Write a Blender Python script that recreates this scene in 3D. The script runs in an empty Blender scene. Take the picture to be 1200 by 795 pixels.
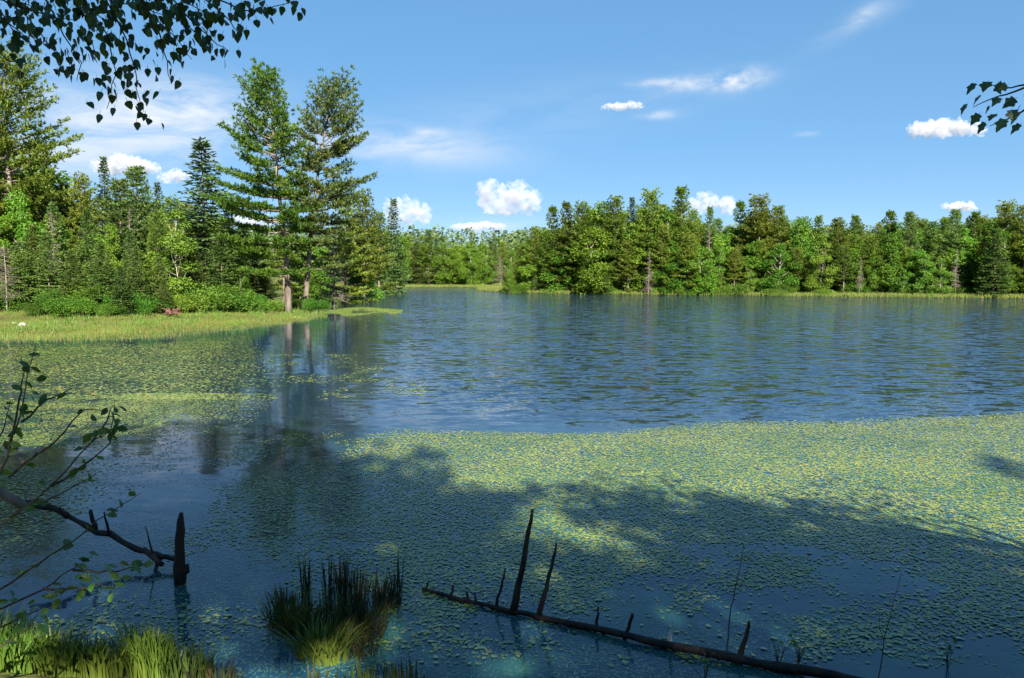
import bpy, bmesh, math, random
import numpy as np
from mathutils import Vector, Matrix

# ---------------------------------------------------------------- camera, sky, sun, exposure
S = bpy.context.scene
COL = S.collection
R = math.radians
SUN_EL, SUN_AZ = 34.0, 166.0          # azimuth clockwise from +Y: behind the camera, to the right
SUN_STRENGTH, SKY_STRENGTH, EXPOSURE = 5.0, 0.132, 2.0
CAM_Z, PITCH, FPX, PW, PH = 3.0, 4.61, 935.0, 1200.0, 795.0

cam = bpy.data.cameras.new('camera')
cam.sensor_width = 36.0
cam.lens = FPX / PW * 36.0
cam.clip_start, cam.clip_end = 0.05, 20000.0
camo = bpy.data.objects.new('camera', cam)
COL.objects.link(camo)
camo.location = (0, 0, CAM_Z)
camo.rotation_euler = (R(90 - PITCH), 0, 0)
S.camera = camo

S.view_settings.view_transform = 'Standard'
S.view_settings.look = 'None'
S.view_settings.exposure = EXPOSURE
S.view_settings.gamma = 1.0
S.cycles.max_bounces = 8
S.cycles.diffuse_bounces = 4
S.cycles.glossy_bounces = 3
S.cycles.transmission_bounces = 4
S.cycles.transparent_max_bounces = 8
S.cycles.volume_bounces = 10
S.cycles.use_denoising = True

SUNV = Vector((math.sin(R(SUN_AZ)) * math.cos(R(SUN_EL)), math.cos(R(SUN_AZ)) * math.cos(R(SUN_EL)), math.sin(R(SUN_EL))))
sun = bpy.data.lights.new('sun', 'SUN')
sun.energy = SUN_STRENGTH
sun.angle = R(0.53)
sun.color = (1.0, 0.93, 0.80)
suno = bpy.data.objects.new('sun', sun)
COL.objects.link(suno)
suno.rotation_euler = SUNV.to_track_quat('Z', 'Y').to_euler()


def ray(px, py):
    """direction in the world through a pixel of the 1200 x 795 photograph (not normalised: unit depth)"""
    c, s = math.cos(R(PITCH)), math.sin(R(PITCH))
    u, v = (px - PW / 2) / FPX, (PH / 2 - py) / FPX
    return Vector((u, c + v * s, -s + v * c))


def gp(px, py, z=0.0):
    """point at height z seen at a pixel"""
    d = ray(px, py)
    t = (z - CAM_Z) / d.z
    return Vector((d.x * t, d.y * t, z))


def at(px, py, dist):
    """point seen at a pixel at the horizontal distance dist ahead"""
    d = ray(px, py)
    return Vector((0, 0, CAM_Z)) + d * (dist / d.y)


def project(P):
    """world points (N,3) -> pixel x, y and depth"""
    c, s = math.cos(R(PITCH)), math.sin(R(PITCH))
    X, Y, Z = P[:, 0], P[:, 1], P[:, 2] - CAM_Z
    dep = Y * c - Z * s
    up = Y * s + Z * c
    dd = np.where(np.abs(dep) < 1e-6, 1e-6, dep)
    return PW / 2 + FPX * X / dd, PH / 2 - FPX * up / dd, dep


# ---- world: Nishita sky with thin high cloud mixed in by direction
W = bpy.data.worlds.new('World')
S.world = W
W.use_nodes = True


class NT:
    def __init__(s, tree):
        s.t = tree

    def n(s, typ, ins=None, **props):
        nd = s.t.nodes.new(typ)
        for k, v in props.items():
            setattr(nd, k, v)
        for k, v in (ins or {}).items():
            s.set(nd.inputs[k], v)
        return nd

    def set(s, sock, v):
        if hasattr(v, 'bl_idname') and hasattr(v, 'outputs'):
            v = v.outputs[0]
        if isinstance(v, bpy.types.NodeSocket):
            s.t.links.new(v, sock)
        else:
            sock.default_value = v

    def math(s, op, a, b=0.0, c=0.0, clamp=False):
        nd = s.n('ShaderNodeMath', {0: a, 1: b, 2: c}, operation=op)
        nd.use_clamp = clamp
        return nd.outputs[0]

    def mix(s, f, a, b):
        nd = s.t.nodes.new('ShaderNodeMix')
        nd.data_type = 'RGBA'
        s.set(nd.inputs[0], f)
        s.set(nd.inputs[6], a)
        s.set(nd.inputs[7], b)
        return nd.outputs[2]

    def ramp(s, f, stops):
        nd = s.t.nodes.new('ShaderNodeValToRGB')
        e = nd.color_ramp.elements
        while len(e) < len(stops):
            e.new(0.5)
        for q, (p, c) in zip(e, stops):
            q.position = p
            q.color = (c, c, c, 1) if isinstance(c, (int, float)) else (*c, 1)
        s.set(nd.inputs[0], f)
        return nd.outputs[0]

    def smooth(s, v, lo, hi):
        nd = s.t.nodes.new('ShaderNodeMapRange')
        nd.interpolation_type = 'SMOOTHSTEP'
        s.set(nd.inputs[0], v)
        nd.inputs[1].default_value, nd.inputs[2].default_value = lo, hi
        return nd.outputs[0]


w = NT(W.node_tree)
W.node_tree.nodes.clear()
sky = w.n('ShaderNodeTexSky', sky_type='NISHITA', sun_disc=False, sun_elevation=R(SUN_EL), sun_rotation=R(SUN_AZ),
          altitude=3000.0, air_density=0.6, dust_density=0.0, ozone_density=3.0)
tc = w.n('ShaderNodeTexCoord')
sep = w.n('ShaderNodeSeparateXYZ', {0: tc.outputs['Generated']})
az = w.math('ARCTAN2', sep.outputs[0], sep.outputs[1])
el = w.math('ARCSINE', sep.outputs[2])
cv = w.n('ShaderNodeCombineXYZ', {0: w.math('MULTIPLY', az, 5.0), 1: w.math('MULTIPLY', el, 17.0), 2: 3.7})
wisp = w.n('ShaderNodeTexNoise', {'Vector': cv, 'Scale': 1.6, 'Detail': 7.0, 'Roughness': 0.62, 'Distortion': 0.7}).outputs[0]
cv2 = w.n('ShaderNodeCombineXYZ', {0: w.math('MULTIPLY', az, 18.0), 1: w.math('MULTIPLY', el, 34.0), 2: 1.2})
wisp2 = w.n('ShaderNodeTexNoise', {'Vector': cv2, 'Scale': 1.3, 'Detail': 6.0, 'Roughness': 0.6}).outputs[0]


def azel(px, py):
    d = ray(px, py).normalized()
    return math.atan2(d.x, d.y), math.asin(d.z)


def veil(px, py, rx, ry, amp, slant=0.0):
    """one bank of thin high cloud: an elliptical patch on the sky"""
    a0, e0 = azel(px, py)
    a1, e1 = azel(px + rx, py)
    wa = abs(a1 - a0)
    wa2, e2 = azel(px, py + ry)
    we = abs(e2 - e0)
    da = w.math('SUBTRACT', az, a0)
    de = w.math('SUBTRACT', w.math('SUBTRACT', el, e0), w.math('MULTIPLY', da, slant))
    q = w.math('ADD', w.math('POWER', w.math('ABSOLUTE', w.math('DIVIDE', da, wa)), 2.0),
               w.math('POWER', w.math('ABSOLUTE', w.math('DIVIDE', de, we)), 2.0))
    return w.math('MULTIPLY', w.math('EXPONENT', w.math('MULTIPLY', q, -1.0)), amp)


soft = None
for a in [(165, 140, 130, 44, 1.05, 0.0), (225, 120, 70, 20, 0.6, 0.1), (60, 190, 90, 40, 0.6, 0.0), (470, 172, 110, 20, 0.75, -0.05),
          (560, 268, 120, 12, 0.4, 0.0), (1005, 25, 45, 14, 0.35, 0.35), (640, 130, 220, 30, 0.15, 0.1)]:
    v = veil(*a)
    soft = v if soft is None else w.math('ADD', soft, v)
crisp = None
for a in [(830, 96, 50, 9, 0.85, 0.05), (868, 95, 24, 11, 1.0, 0.1), (775, 97, 30, 4, 0.6, 0.0), (505, 155, 20, 5, 0.6, 0.0),
          (1010, 18, 18, 9, 0.35, 0.5), (770, 135, 22, 5, 0.55, 0.0), (945, 157, 14, 3, 0.25, 0.0)]:
    v = veil(*a)
    crisp = v if crisp is None else w.math('ADD', crisp, v)
soft = w.math('MULTIPLY', soft, w.smooth(wisp, 0.26, 0.66))
crisp = w.math('MULTIPLY', crisp, w.smooth(wisp2, 0.28, 0.66))
cover = w.math('MINIMUM', w.math('ADD', w.math('MULTIPLY', soft, 0.85), w.math('MULTIPLY', crisp, 0.9)), 0.92)
skyc = w.n('ShaderNodeHueSaturation', {'Color': w.n('ShaderNodeGamma', {'Color': sky.outputs[0], 'Gamma': 0.33}), 'Hue': 0.498, 'Saturation': 2.12, 'Value': 1.0})
mixed = w.mix(cover, skyc, (1.85, 1.9, 1.97, 1.0))
bg = w.n('ShaderNodeBackground', {0: mixed, 1: SKY_STRENGTH})
w.n('ShaderNodeOutputWorld', {0: bg})

# ---------------------------------------------------------------- helpers
rng = np.random.default_rng(7)
rnd = random.Random(11)


def vnoise(x, y, seed=0):
    """smooth value noise in 2-D, 0..1"""
    xi, yi = np.floor(x).astype(np.int64), np.floor(y).astype(np.int64)
    fx, fy = x - xi, y - yi
    fx, fy = fx * fx * (3 - 2 * fx), fy * fy * (3 - 2 * fy)

    def h(a, b):
        q = (a * 374761393 + b * 668265263 + seed * 69069 + 12345) & 0x7fffffff
        q = ((q ^ (q >> 13)) * 1274126177) & 0x7fffffff
        q = q ^ (q >> 16)
        return (q & 0xffff) / 65535.0
    return (h(xi, yi) * (1 - fx) + h(xi + 1, yi) * fx) * (1 - fy) + (h(xi, yi + 1) * (1 - fx) + h(xi + 1, yi + 1) * fx) * fy


def fbm(x, y, seed=0, octaves=4):
    t, a, s = 0.0, 0.5, 0.0
    for k in range(octaves):
        t = t + a * vnoise(x * 2 ** k, y * 2 ** k, seed + k)
        s += a
        a *= 0.5
    return t / s


class Geo:
    """collects quads and triangles and links or returns them as one mesh"""

    def __init__(s):
        s.v, s.q, s.t, s.nv = [], [], [], 0

    def add(s, V, Q=None, T=None):
        V = np.asarray(V, dtype=np.float64).reshape(-1, 3)
        if Q is not None and len(Q):
            s.q.append(np.asarray(Q, dtype=np.int64).reshape(-1, 4) + s.nv)
        if T is not None and len(T):
            s.t.append(np.asarray(T, dtype=np.int64).reshape(-1, 3) + s.nv)
        s.v.append(V)
        s.nv += len(V)

    def tube(s, pts, radii, sides=6, cap=True):
        P = np.array([tuple(p) for p in pts], dtype=float)
        n = len(P)
        rr = np.asarray(radii, dtype=float) * np.ones(n)
        T = np.gradient(P, axis=0)
        T /= np.linalg.norm(T, axis=1)[:, None] + 1e-12
        ref = np.array([0.0, 0.0, 1.0]) if abs(T[0][2]) < 0.9 else np.array([1.0, 0.0, 0.0])
        V = np.zeros((n, sides, 3))
        ang = np.arange(sides) * 2 * np.pi / sides
        for i in range(n):
            u = ref - T[i] * ref.dot(T[i])
            u /= np.linalg.norm(u) + 1e-12
            b = np.cross(T[i], u)
            ref = u
            V[i] = P[i] + rr[i] * (np.cos(ang)[:, None] * u + np.sin(ang)[:, None] * b)
        Q = []
        for i in range(n - 1):
            for k in range(sides):
                k2 = (k + 1) % sides
                Q.append((i * sides + k, i * sides + k2, (i + 1) * sides + k2, (i + 1) * sides + k))
        V = V.reshape(-1, 3)
        Tr = []
        if cap:
            V = np.vstack([V, P[0], P[-1]])
            a, b = n * sides, n * sides + 1
            for k in range(sides):
                k2 = (k + 1) % sides
                Tr.append((a, k2, k))
                Tr.append((b, (n - 1) * sides + k, (n - 1) * sides + k2))
        s.add(V, Q, Tr)

    def rhombs(s, B, D, L, Wd, N=None, mid=0.45):
        """flat pointed blades: base B, direction D (unit), length L, width Wd"""
        B, D = np.asarray(B, float), np.asarray(D, float)
        n = len(B)
        if n == 0:
            return
        L = np.asarray(L, float) * np.ones(n)
        Wd = np.asarray(Wd, float) * np.ones(n)
        if N is None:
            N = rng.normal(size=(n, 3))
        Sd = np.cross(D, N)
        Sd /= np.linalg.norm(Sd, axis=1)[:, None] + 1e-9
        m = B + D * (L * mid)[:, None]
        V = np.stack([B, m + Sd * (Wd / 2)[:, None], B + D * L[:, None], m - Sd * (Wd / 2)[:, None]], axis=1).reshape(-1, 3)
        s.add(V, np.arange(n * 4).reshape(-1, 4))

    def mesh(s, name, mat, smooth=True):
        me = bpy.data.meshes.new(name)
        V = np.vstack(s.v) if s.v else np.zeros((0, 3))
        Q = np.vstack(s.q) if s.q else np.zeros((0, 4), int)
        T = np.vstack(s.t) if s.t else np.zeros((0, 3), int)
        me.vertices.add(len(V))
        me.vertices.foreach_set('co', V.astype(np.float32).ravel())
        loops = np.concatenate([Q.ravel(), T.ravel()]).astype(np.int32)
        me.loops.add(len(loops))
        me.loops.foreach_set('vertex_index', loops)
        me.polygons.add(len(Q) + len(T))
        st = np.concatenate([np.arange(len(Q)) * 4, len(Q) * 4 + np.arange(len(T)) * 3]).astype(np.int32)
        me.polygons.foreach_set('loop_start', st)
        if smooth:
            me.polygons.foreach_set('use_smooth', np.ones(len(Q) + len(T), dtype=bool))
        me.update(calc_edges=True)
        me.validate()
        if mat:
            me.materials.append(mat)
        return me


def link(name, me, parent=None, loc=None):
    o = bpy.data.objects.new(name, me)
    COL.objects.link(o)
    if parent is not None:
        o.parent = parent
    if loc is not None:
        o.location = loc
    return o


def tag(o, label, cat, group=None):
    o['label'], o['category'] = label, cat
    if group:
        o['group'] = group
    return o


def thing(name, label, cat, loc=(0, 0, 0), rz=0.0, group=None):
    o = bpy.data.objects.new(name, None)
    o.empty_display_size = 0.3
    COL.objects.link(o)
    o.location = loc
    o.rotation_euler = (0, 0, rz)
    return tag(o, label, cat, group)


# ---------------------------------------------------------------- materials
def new_mat(name):
    m = bpy.data.materials.new(name)
    m.use_nodes = True
    m.node_tree.nodes.clear()
    return m, NT(m.node_tree)


def leaf_mat(name, dark, light, transl=0.3, scale=0.9, rough=0.55, objvar=0.25, spec=0.25, huevar=0.04, third=None, wet=0.0):
    m, t = new_mat(name)
    geo = t.n('ShaderNodeNewGeometry')
    oi = t.n('ShaderNodeObjectInfo')
    tcn = t.n('ShaderNodeTexCoord')
    nz = t.n('ShaderNodeTexNoise', {'Vector': tcn.outputs['Object'], 'Scale': scale, 'Detail': 2.0}).outputs[0]
    f = t.math('ADD', t.math('MULTIPLY', t.smooth(nz, 0.35, 0.65), 0.55), t.math('MULTIPLY', geo.outputs['Random Per Island'], 0.45), clamp=True)
    col = t.mix(f, (*dark, 1), (*light, 1))
    if third:
        k = t.math('GREATER_THAN', geo.outputs['Random Per Island'], third[1])
        col = t.mix(k, col, (*third[0], 1))
    hs = t.n('ShaderNodeHueSaturation', {'Color': col,
             'Hue': t.math('ADD', 0.494, t.math('MULTIPLY', oi.outputs['Random'], huevar)),
             'Value': t.math('ADD', 1.0 - objvar, t.math('MULTIPLY', t.math('FRACT', t.math('MULTIPLY', oi.outputs['Random'], 7.31)), 2 * objvar))})
    pb = t.n('ShaderNodeBsdfPrincipled', {'Base Color': hs, 'Roughness': rough, 'Specular IOR Level': spec, 'Coat Weight': wet, 'Coat Roughness': 0.18, 'Coat IOR': 1.4})
    tr = t.n('ShaderNodeBsdfTranslucent', {'Color': hs})
    mx = t.n('ShaderNodeMixShader', {0: transl, 1: pb, 2: tr})
    t.n('ShaderNodeOutputMaterial', {0: mx})
    return m


def bark_mat(name, a, b, scale=3.0, stretch=0.25, bump=0.4, rough=0.85):
    m, t = new_mat(name)
    tcn = t.n('ShaderNodeTexCoord')
    mp = t.n('ShaderNodeMapping', {'Vector': tcn.outputs['Object'], 'Scale': (1, 1, stretch)})
    nz = t.n('ShaderNodeTexNoise', {'Vector': mp, 'Scale': scale, 'Detail': 6.0, 'Roughness': 0.65}).outputs[0]
    col = t.mix(t.smooth(nz, 0.33, 0.68), (*a, 1), (*b, 1))
    bp = t.n('ShaderNodeBump', {'Height': nz, 'Strength': bump, 'Distance': 0.05})
    pb = t.n('ShaderNodeBsdfPrincipled', {'Base Color': col, 'Roughness': rough, 'Normal': bp, 'Specular IOR Level': 0.2})
    t.n('ShaderNodeOutputMaterial', {0: pb})
    return m


M = {}
M['pine'] = leaf_mat('pine_needles', (0.095, 0.140, 0.018), (0.215, 0.255, 0.034), 0.5, 0.5)
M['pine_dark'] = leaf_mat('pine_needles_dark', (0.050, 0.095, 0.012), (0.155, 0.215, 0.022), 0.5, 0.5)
M['pine_pale'] = leaf_mat('pine_needles_pale', (0.085, 0.138, 0.030), (0.180, 0.240, 0.056), 0.5, 0.5)
M['spruce'] = leaf_mat('spruce_needles', (0.030, 0.058, 0.016), (0.090, 0.130, 0.036), 0.25, 0.6)
M['fir'] = leaf_mat('fir_needles', (0.085, 0.140, 0.030), (0.180, 0.235, 0.052), 0.5, 0.8)
M['broad'] = leaf_mat('broad_leaves', (0.065, 0.135, 0.010), (0.165, 0.255, 0.022), 0.5, 0.6)
M['shrub'] = leaf_mat('shrub_leaves', (0.038, 0.095, 0.008), (0.110, 0.200, 0.018), 0.4, 1.0)
M['yellowish'] = leaf_mat('yellow_green_leaves', (0.060, 0.120, 0.010), (0.150, 0.220, 0.024), 0.4, 0.8)
M['farwood'] = leaf_mat('far_wood_leaves', (0.055, 0.105, 0.030), (0.115, 0.170, 0.050), 0.3, 0.05)
M['pine_bark'] = bark_mat('pine_bark', (0.065, 0.052, 0.042), (0.19, 0.155, 0.125), 2.2)
M['spruce_bark'] = bark_mat('spruce_bark', (0.08, 0.06, 0.045), (0.19, 0.15, 0.12), 3.0)
M['birch_bark'] = bark_mat('birch_bark', (0.12, 0.10, 0.08), (0.42, 0.38, 0.33), 3.0, 2.2)
M['grey_bark'] = bark_mat('grey_bark', (0.15, 0.13, 0.11), (0.36, 0.32, 0.28), 3.0)
M['dead'] = bark_mat('dead_twigs', (0.10, 0.08, 0.07), (0.23, 0.19, 0.17), 2.0)
M['wet_wood'] = bark_mat('wet_dark_wood', (0.008, 0.006, 0.005), (0.030, 0.021, 0.017), 9.0, 0.35, 0.6, 0.6)
M['rot_wood'] = bark_mat('rotten_brown_wood', (0.030, 0.018, 0.014), (0.12, 0.075, 0.055), 12.0, 0.3, 0.6, 0.8)
M['white_wood'] = bark_mat('bleached_wood', (0.20, 0.17, 0.15), (0.58, 0.54, 0.50), 5.0, 0.3)
M['red_root'] = bark_mat('red_brown_root', (0.035, 0.018, 0.014), (0.15, 0.075, 0.058), 6.0, 1.0)
M['twig'] = bark_mat('dark_twig', (0.020, 0.014, 0.010), (0.07, 0.05, 0.036), 14.0, 0.3, 0.3, 0.7)
M['stone'] = bark_mat('pale_stone', (0.16, 0.15, 0.14), (0.34, 0.33, 0.31), 4.0, 1.0)
M['near_leaf'] = leaf_mat('birch_leaf', (0.022, 0.050, 0.010), (0.045, 0.090, 0.015), 0.22, 3.0, 0.4, 0.2, 0.4)
M['alder_leaf'] = leaf_mat('alder_leaf', (0.040, 0.085, 0.012), (0.090, 0.150, 0.022), 0.35, 3.0, 0.45, 0.25, 0.35)
M['marsh'] = leaf_mat('marsh_grass', (0.055, 0.088, 0.012), (0.135, 0.160, 0.026), 0.3, 0.25, 0.6, 0.0, third=((0.150, 0.105, 0.040), 0.86))
M['bank_grass'] = leaf_mat('bank_grass', (0.055, 0.095, 0.012), (0.140, 0.185, 0.028), 0.35, 2.0, 0.5, 0.0)
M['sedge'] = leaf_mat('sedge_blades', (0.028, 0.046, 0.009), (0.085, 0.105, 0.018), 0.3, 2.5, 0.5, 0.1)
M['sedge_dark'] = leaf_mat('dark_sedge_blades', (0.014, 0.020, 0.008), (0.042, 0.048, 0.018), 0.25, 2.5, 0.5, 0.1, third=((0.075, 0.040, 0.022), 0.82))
M['pad'] = leaf_mat('floating_leaf', (0.120, 0.172, 0.032), (0.255, 0.275, 0.060), 0.1, 0.6, 0.34, 0.0, 0.5, third=((0.34, 0.25, 0.05), 0.93), wet=0.3)
M['pad_one'] = leaf_mat('floating_leaf_near', (0.110, 0.165, 0.055), (0.220, 0.260, 0.090), 0.1, 3.0, 0.34, 0.3, 0.5, wet=0.4)

# ground: leaf litter, moss and grass
m, t = new_mat('ground_soil')
tcn = t.n('ShaderNodeTexCoord')
n1 = t.n('ShaderNodeTexNoise', {'Vector': tcn.outputs['Object'], 'Scale': 0.35, 'Detail': 8.0, 'Roughness': 0.7}).outputs[0]
n2 = t.n('ShaderNodeTexNoise', {'Vector': tcn.outputs['Object'], 'Scale': 6.0, 'Detail': 5.0}).outputs[0]
c1 = t.mix(t.smooth(n1, 0.35, 0.65), (0.055, 0.060, 0.018, 1), (0.105, 0.125, 0.028, 1))
c2 = t.mix(t.math('MULTIPLY', t.smooth(n2, 0.45, 0.75), 0.5), c1, (0.060, 0.042, 0.026, 1))
bp = t.n('ShaderNodeBump', {'Height': n2, 'Strength': 0.6, 'Distance': 0.15})
pb = t.n('ShaderNodeBsdfPrincipled', {'Base Color': c2, 'Roughness': 0.95, 'Normal': bp, 'Specular IOR Level': 0.1})
t.n('ShaderNodeOutputMaterial', {0: pb})
M['ground'] = m

# water: dark peaty lake, rippled; calm inshore and under the leaves, wind-ruffled in the open
m, t = new_mat('lake_water')
tcn = t.n('ShaderNodeTexCoord')
P = tcn.outputs['Object']
mp1 = t.n('ShaderNodeMapping', {'Vector': P, 'Rotation': (0, 0, R(-14)), 'Scale': (0.42, 1.0, 1.0)})
w1 = t.n('ShaderNodeTexNoise', {'Vector': mp1, 'Scale': 3.4, 'Detail': 3.0, 'Roughness': 0.55, 'Distortion': 0.5}).outputs[1]
mp2 = t.n('ShaderNodeMapping', {'Vector': P, 'Rotation': (0, 0, R(9)), 'Scale': (0.5, 1.0, 1.0)})
w2 = t.n('ShaderNodeTexNoise', {'Vector': mp2, 'Scale': 11.5, 'Detail': 3.0, 'Roughness': 0.6}).outputs[1]
sp = t.n('ShaderNodeSeparateXYZ', {0: P})
wind = t.n('ShaderNodeTexNoise', {'Vector': t.n('ShaderNodeMapping', {'Vector': P, 'Scale': (0.03, 0.09, 1.0)}), 'Scale': 1.0, 'Detail': 2.0}).outputs[0]
# open-water factor: away from the near weed bed (y > 16) and from the left bank
openf = t.math('MULTIPLY', t.smooth(sp.outputs[1], 13.0, 24.0), t.smooth(t.math('ADD', sp.outputs[0], t.math('MULTIPLY', sp.outputs[1], 0.20)), -1.0, 5.0))
amp = t.math('ADD', 0.060, t.math('MULTIPLY', openf, t.math('ADD', 0.90, t.math('MULTIPLY', t.smooth(wind, 0.35, 0.65), 0.5))))


def vm(op, a, b, sc=1.0):
    nd = t.n('ShaderNodeVectorMath', {0: a, 1: b}, operation=op)
    if op == 'SCALE':
        t.set(nd.inputs['Scale'], sc)
    return nd.outputs[0]


# wave slopes taken straight from the noise, so that far ripples keep their tilt
slope = vm('ADD', vm('SUBTRACT', w1, (0.5, 0.5, 0.5)), vm('SCALE', vm('SUBTRACT', w2, (0.5, 0.5, 0.5)), (0, 0, 0), 0.55))
slope = vm('MULTIPLY', vm('SCALE', slope, (0, 0, 0), amp), (0.6, 1.0, 0.0))
bp = vm('NORMALIZE', vm('ADD', slope, (0.0, 0.0, 1.0)), (0, 0, 0))
weedn = t.n('ShaderNodeTexNoise', {'Vector': P, 'Scale': 0.8, 'Detail': 5.0, 'Roughness': 0.6}).outputs[0]
weed = t.mix(t.smooth(weedn, 0.38, 0.66), (0.008, 0.040, 0.072, 1), (0.020, 0.082, 0.074, 1))  # submerged weed, with the teal of the shaded water put into its colour
near_shade = t.math('MULTIPLY', t.math('SUBTRACT', 1.0, t.smooth(sp.outputs[1], 10.5, 17.0)), t.smooth(sp.outputs[0], -4.5, -1.5))  # keeps the shade tint to near water, off the sunlit left
wcol = t.mix(near_shade, (0.008, 0.020, 0.040, 1), weed)
pb = t.n('ShaderNodeBsdfPrincipled', {'Base Color': wcol, 'Roughness': 0.06, 'IOR': 1.333, 'Specular IOR Level': 0.5, 'Normal': bp})
t.n('ShaderNodeOutputMaterial', {0: pb})
M['water'] = m

# ---------------------------------------------------------------- setting: lake, ground, far hill
LAKE = np.array([(30, 4.2), (12, 4.4), (3, 4.9), (0, 5.2), (-1.4, 5.35), (-2.3, 5.7), (-3.2, 6.1), (-4.6, 6.5), (-7, 7.2), (-13, 11), (-22, 20), (-31, 29),
                 (-33, 36), (-25.5, 39.0), (-17.5, 41.0), (-14.2, 47.0), (-13.6, 53.0), (-14.6, 60), (-17, 67), (-24, 82), (-38, 112), (-50, 150), (-47, 185),
                 (-25, 197), (-8, 196), (-3.2, 175), (-3.0, 150), (2, 136), (11, 127), (27, 119), (45, 111), (67, 103), (90, 96), (108, 70), (95, 22), (60, 7)], float)


def sdf(X, Y, poly=LAKE):
    """signed distance to the shore, positive on land"""
    d = np.full(X.shape, 1e9)
    ins = np.zeros(X.shape, bool)
    n = len(poly)
    for i in range(n):
        a, b = poly[i], poly[(i + 1) % n]
        e = b - a
        tt = np.clip(((X - a[0]) * e[0] + (Y - a[1]) * e[1]) / (e @ e), 0, 1)
        d = np.minimum(d, np.hypot(X - a[0] - e[0] * tt, Y - a[1] - e[1] * tt))
        c = ((a[1] > Y) != (b[1] > Y)) & (X < (b[0] - a[0]) * (Y - a[1]) / (b[1] - a[1] + 1e-12) + a[0])
        ins ^= c
    return np.where(ins, -d, d)


def ground_z(X, Y):
    X, Y = np.asarray(X, float), np.asarray(Y, float)
    s = sdf(X, Y)
    near = np.clip((14 - Y) / 6, 0, 1) * np.clip((20 - np.abs(X)) / 10, 0, 1)
    up = 0.035 * s + 0.09 * np.maximum(0, s - 7)
    up = 5.0 * (1 - np.exp(-up / 5.0))
    up = up * (1 - near) + near * np.minimum(0.27 * s, 1.6 + 0.03 * s)
    z = np.where(s > 0, up, np.maximum(0.30 * s, -2.2))
    hill = np.clip((Y - 260) / 330, 0, 1)
    z = z + np.where(s > 0, 17 * hill * hill * (3 - 2 * hill) * (0.75 + 0.5 * vnoise(X / 150 + 9, Y / 150, 3)), 0)
    z = z + np.where(s > 1, (fbm(X / 5, Y / 5, 5, 3) - 0.5) * 0.3 * np.clip(s / 8, 0, 1), 0)
    return z


def gz(x, y):
    return float(ground_z(np.array([x]), np.array([y]))[0])


u = np.linspace(-1, 1, 231)
gx = 40 * u + 860 * np.sign(u) * np.abs(u) ** 3.2
v = np.linspace(0, 1, 261)
gy = -60 + 200 * v + 1900 * v ** 4
GX, GY = np.meshgrid(gx, gy)
GZ = ground_z(GX, GY)
g = Geo()
nx, ny = len(gx), len(gy)
I = np.arange(nx * ny).reshape(ny, nx)
g.add(np.stack([GX, GY, GZ], -1).reshape(-1, 3), np.stack([I[:-1, :-1], I[:-1, 1:], I[1:, 1:], I[1:, :-1]], -1).reshape(-1, 4))
o = link('ground', g.mesh('ground', M['ground']))
o['kind'] = 'structure'
g = Geo()
g.add([(-60, 2, 0), (130, 2, 0), (130, 215, 0), (-60, 215, 0)], [(0, 1, 2, 3)])
o = link('lake_water', g.mesh('lake_water', M['water'], False))
o['kind'] = 'structure'


# ---------------------------------------------------------------- trees
def unit(a):
    return a / (np.linalg.norm(a, axis=-1, keepdims=True) + 1e-9)


def trunk_curve(H, lean, bend, n=14):
    tt = np.linspace(0, 1, n)
    return np.stack([lean[0] * H * tt ** 1.4 + bend * np.sin(tt * 7.0) * (1 - tt), lean[1] * H * tt ** 1.4 + bend * np.cos(tt * 5.0) * (1 - tt) - bend * (1 - tt), H * tt], -1), tt


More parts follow.
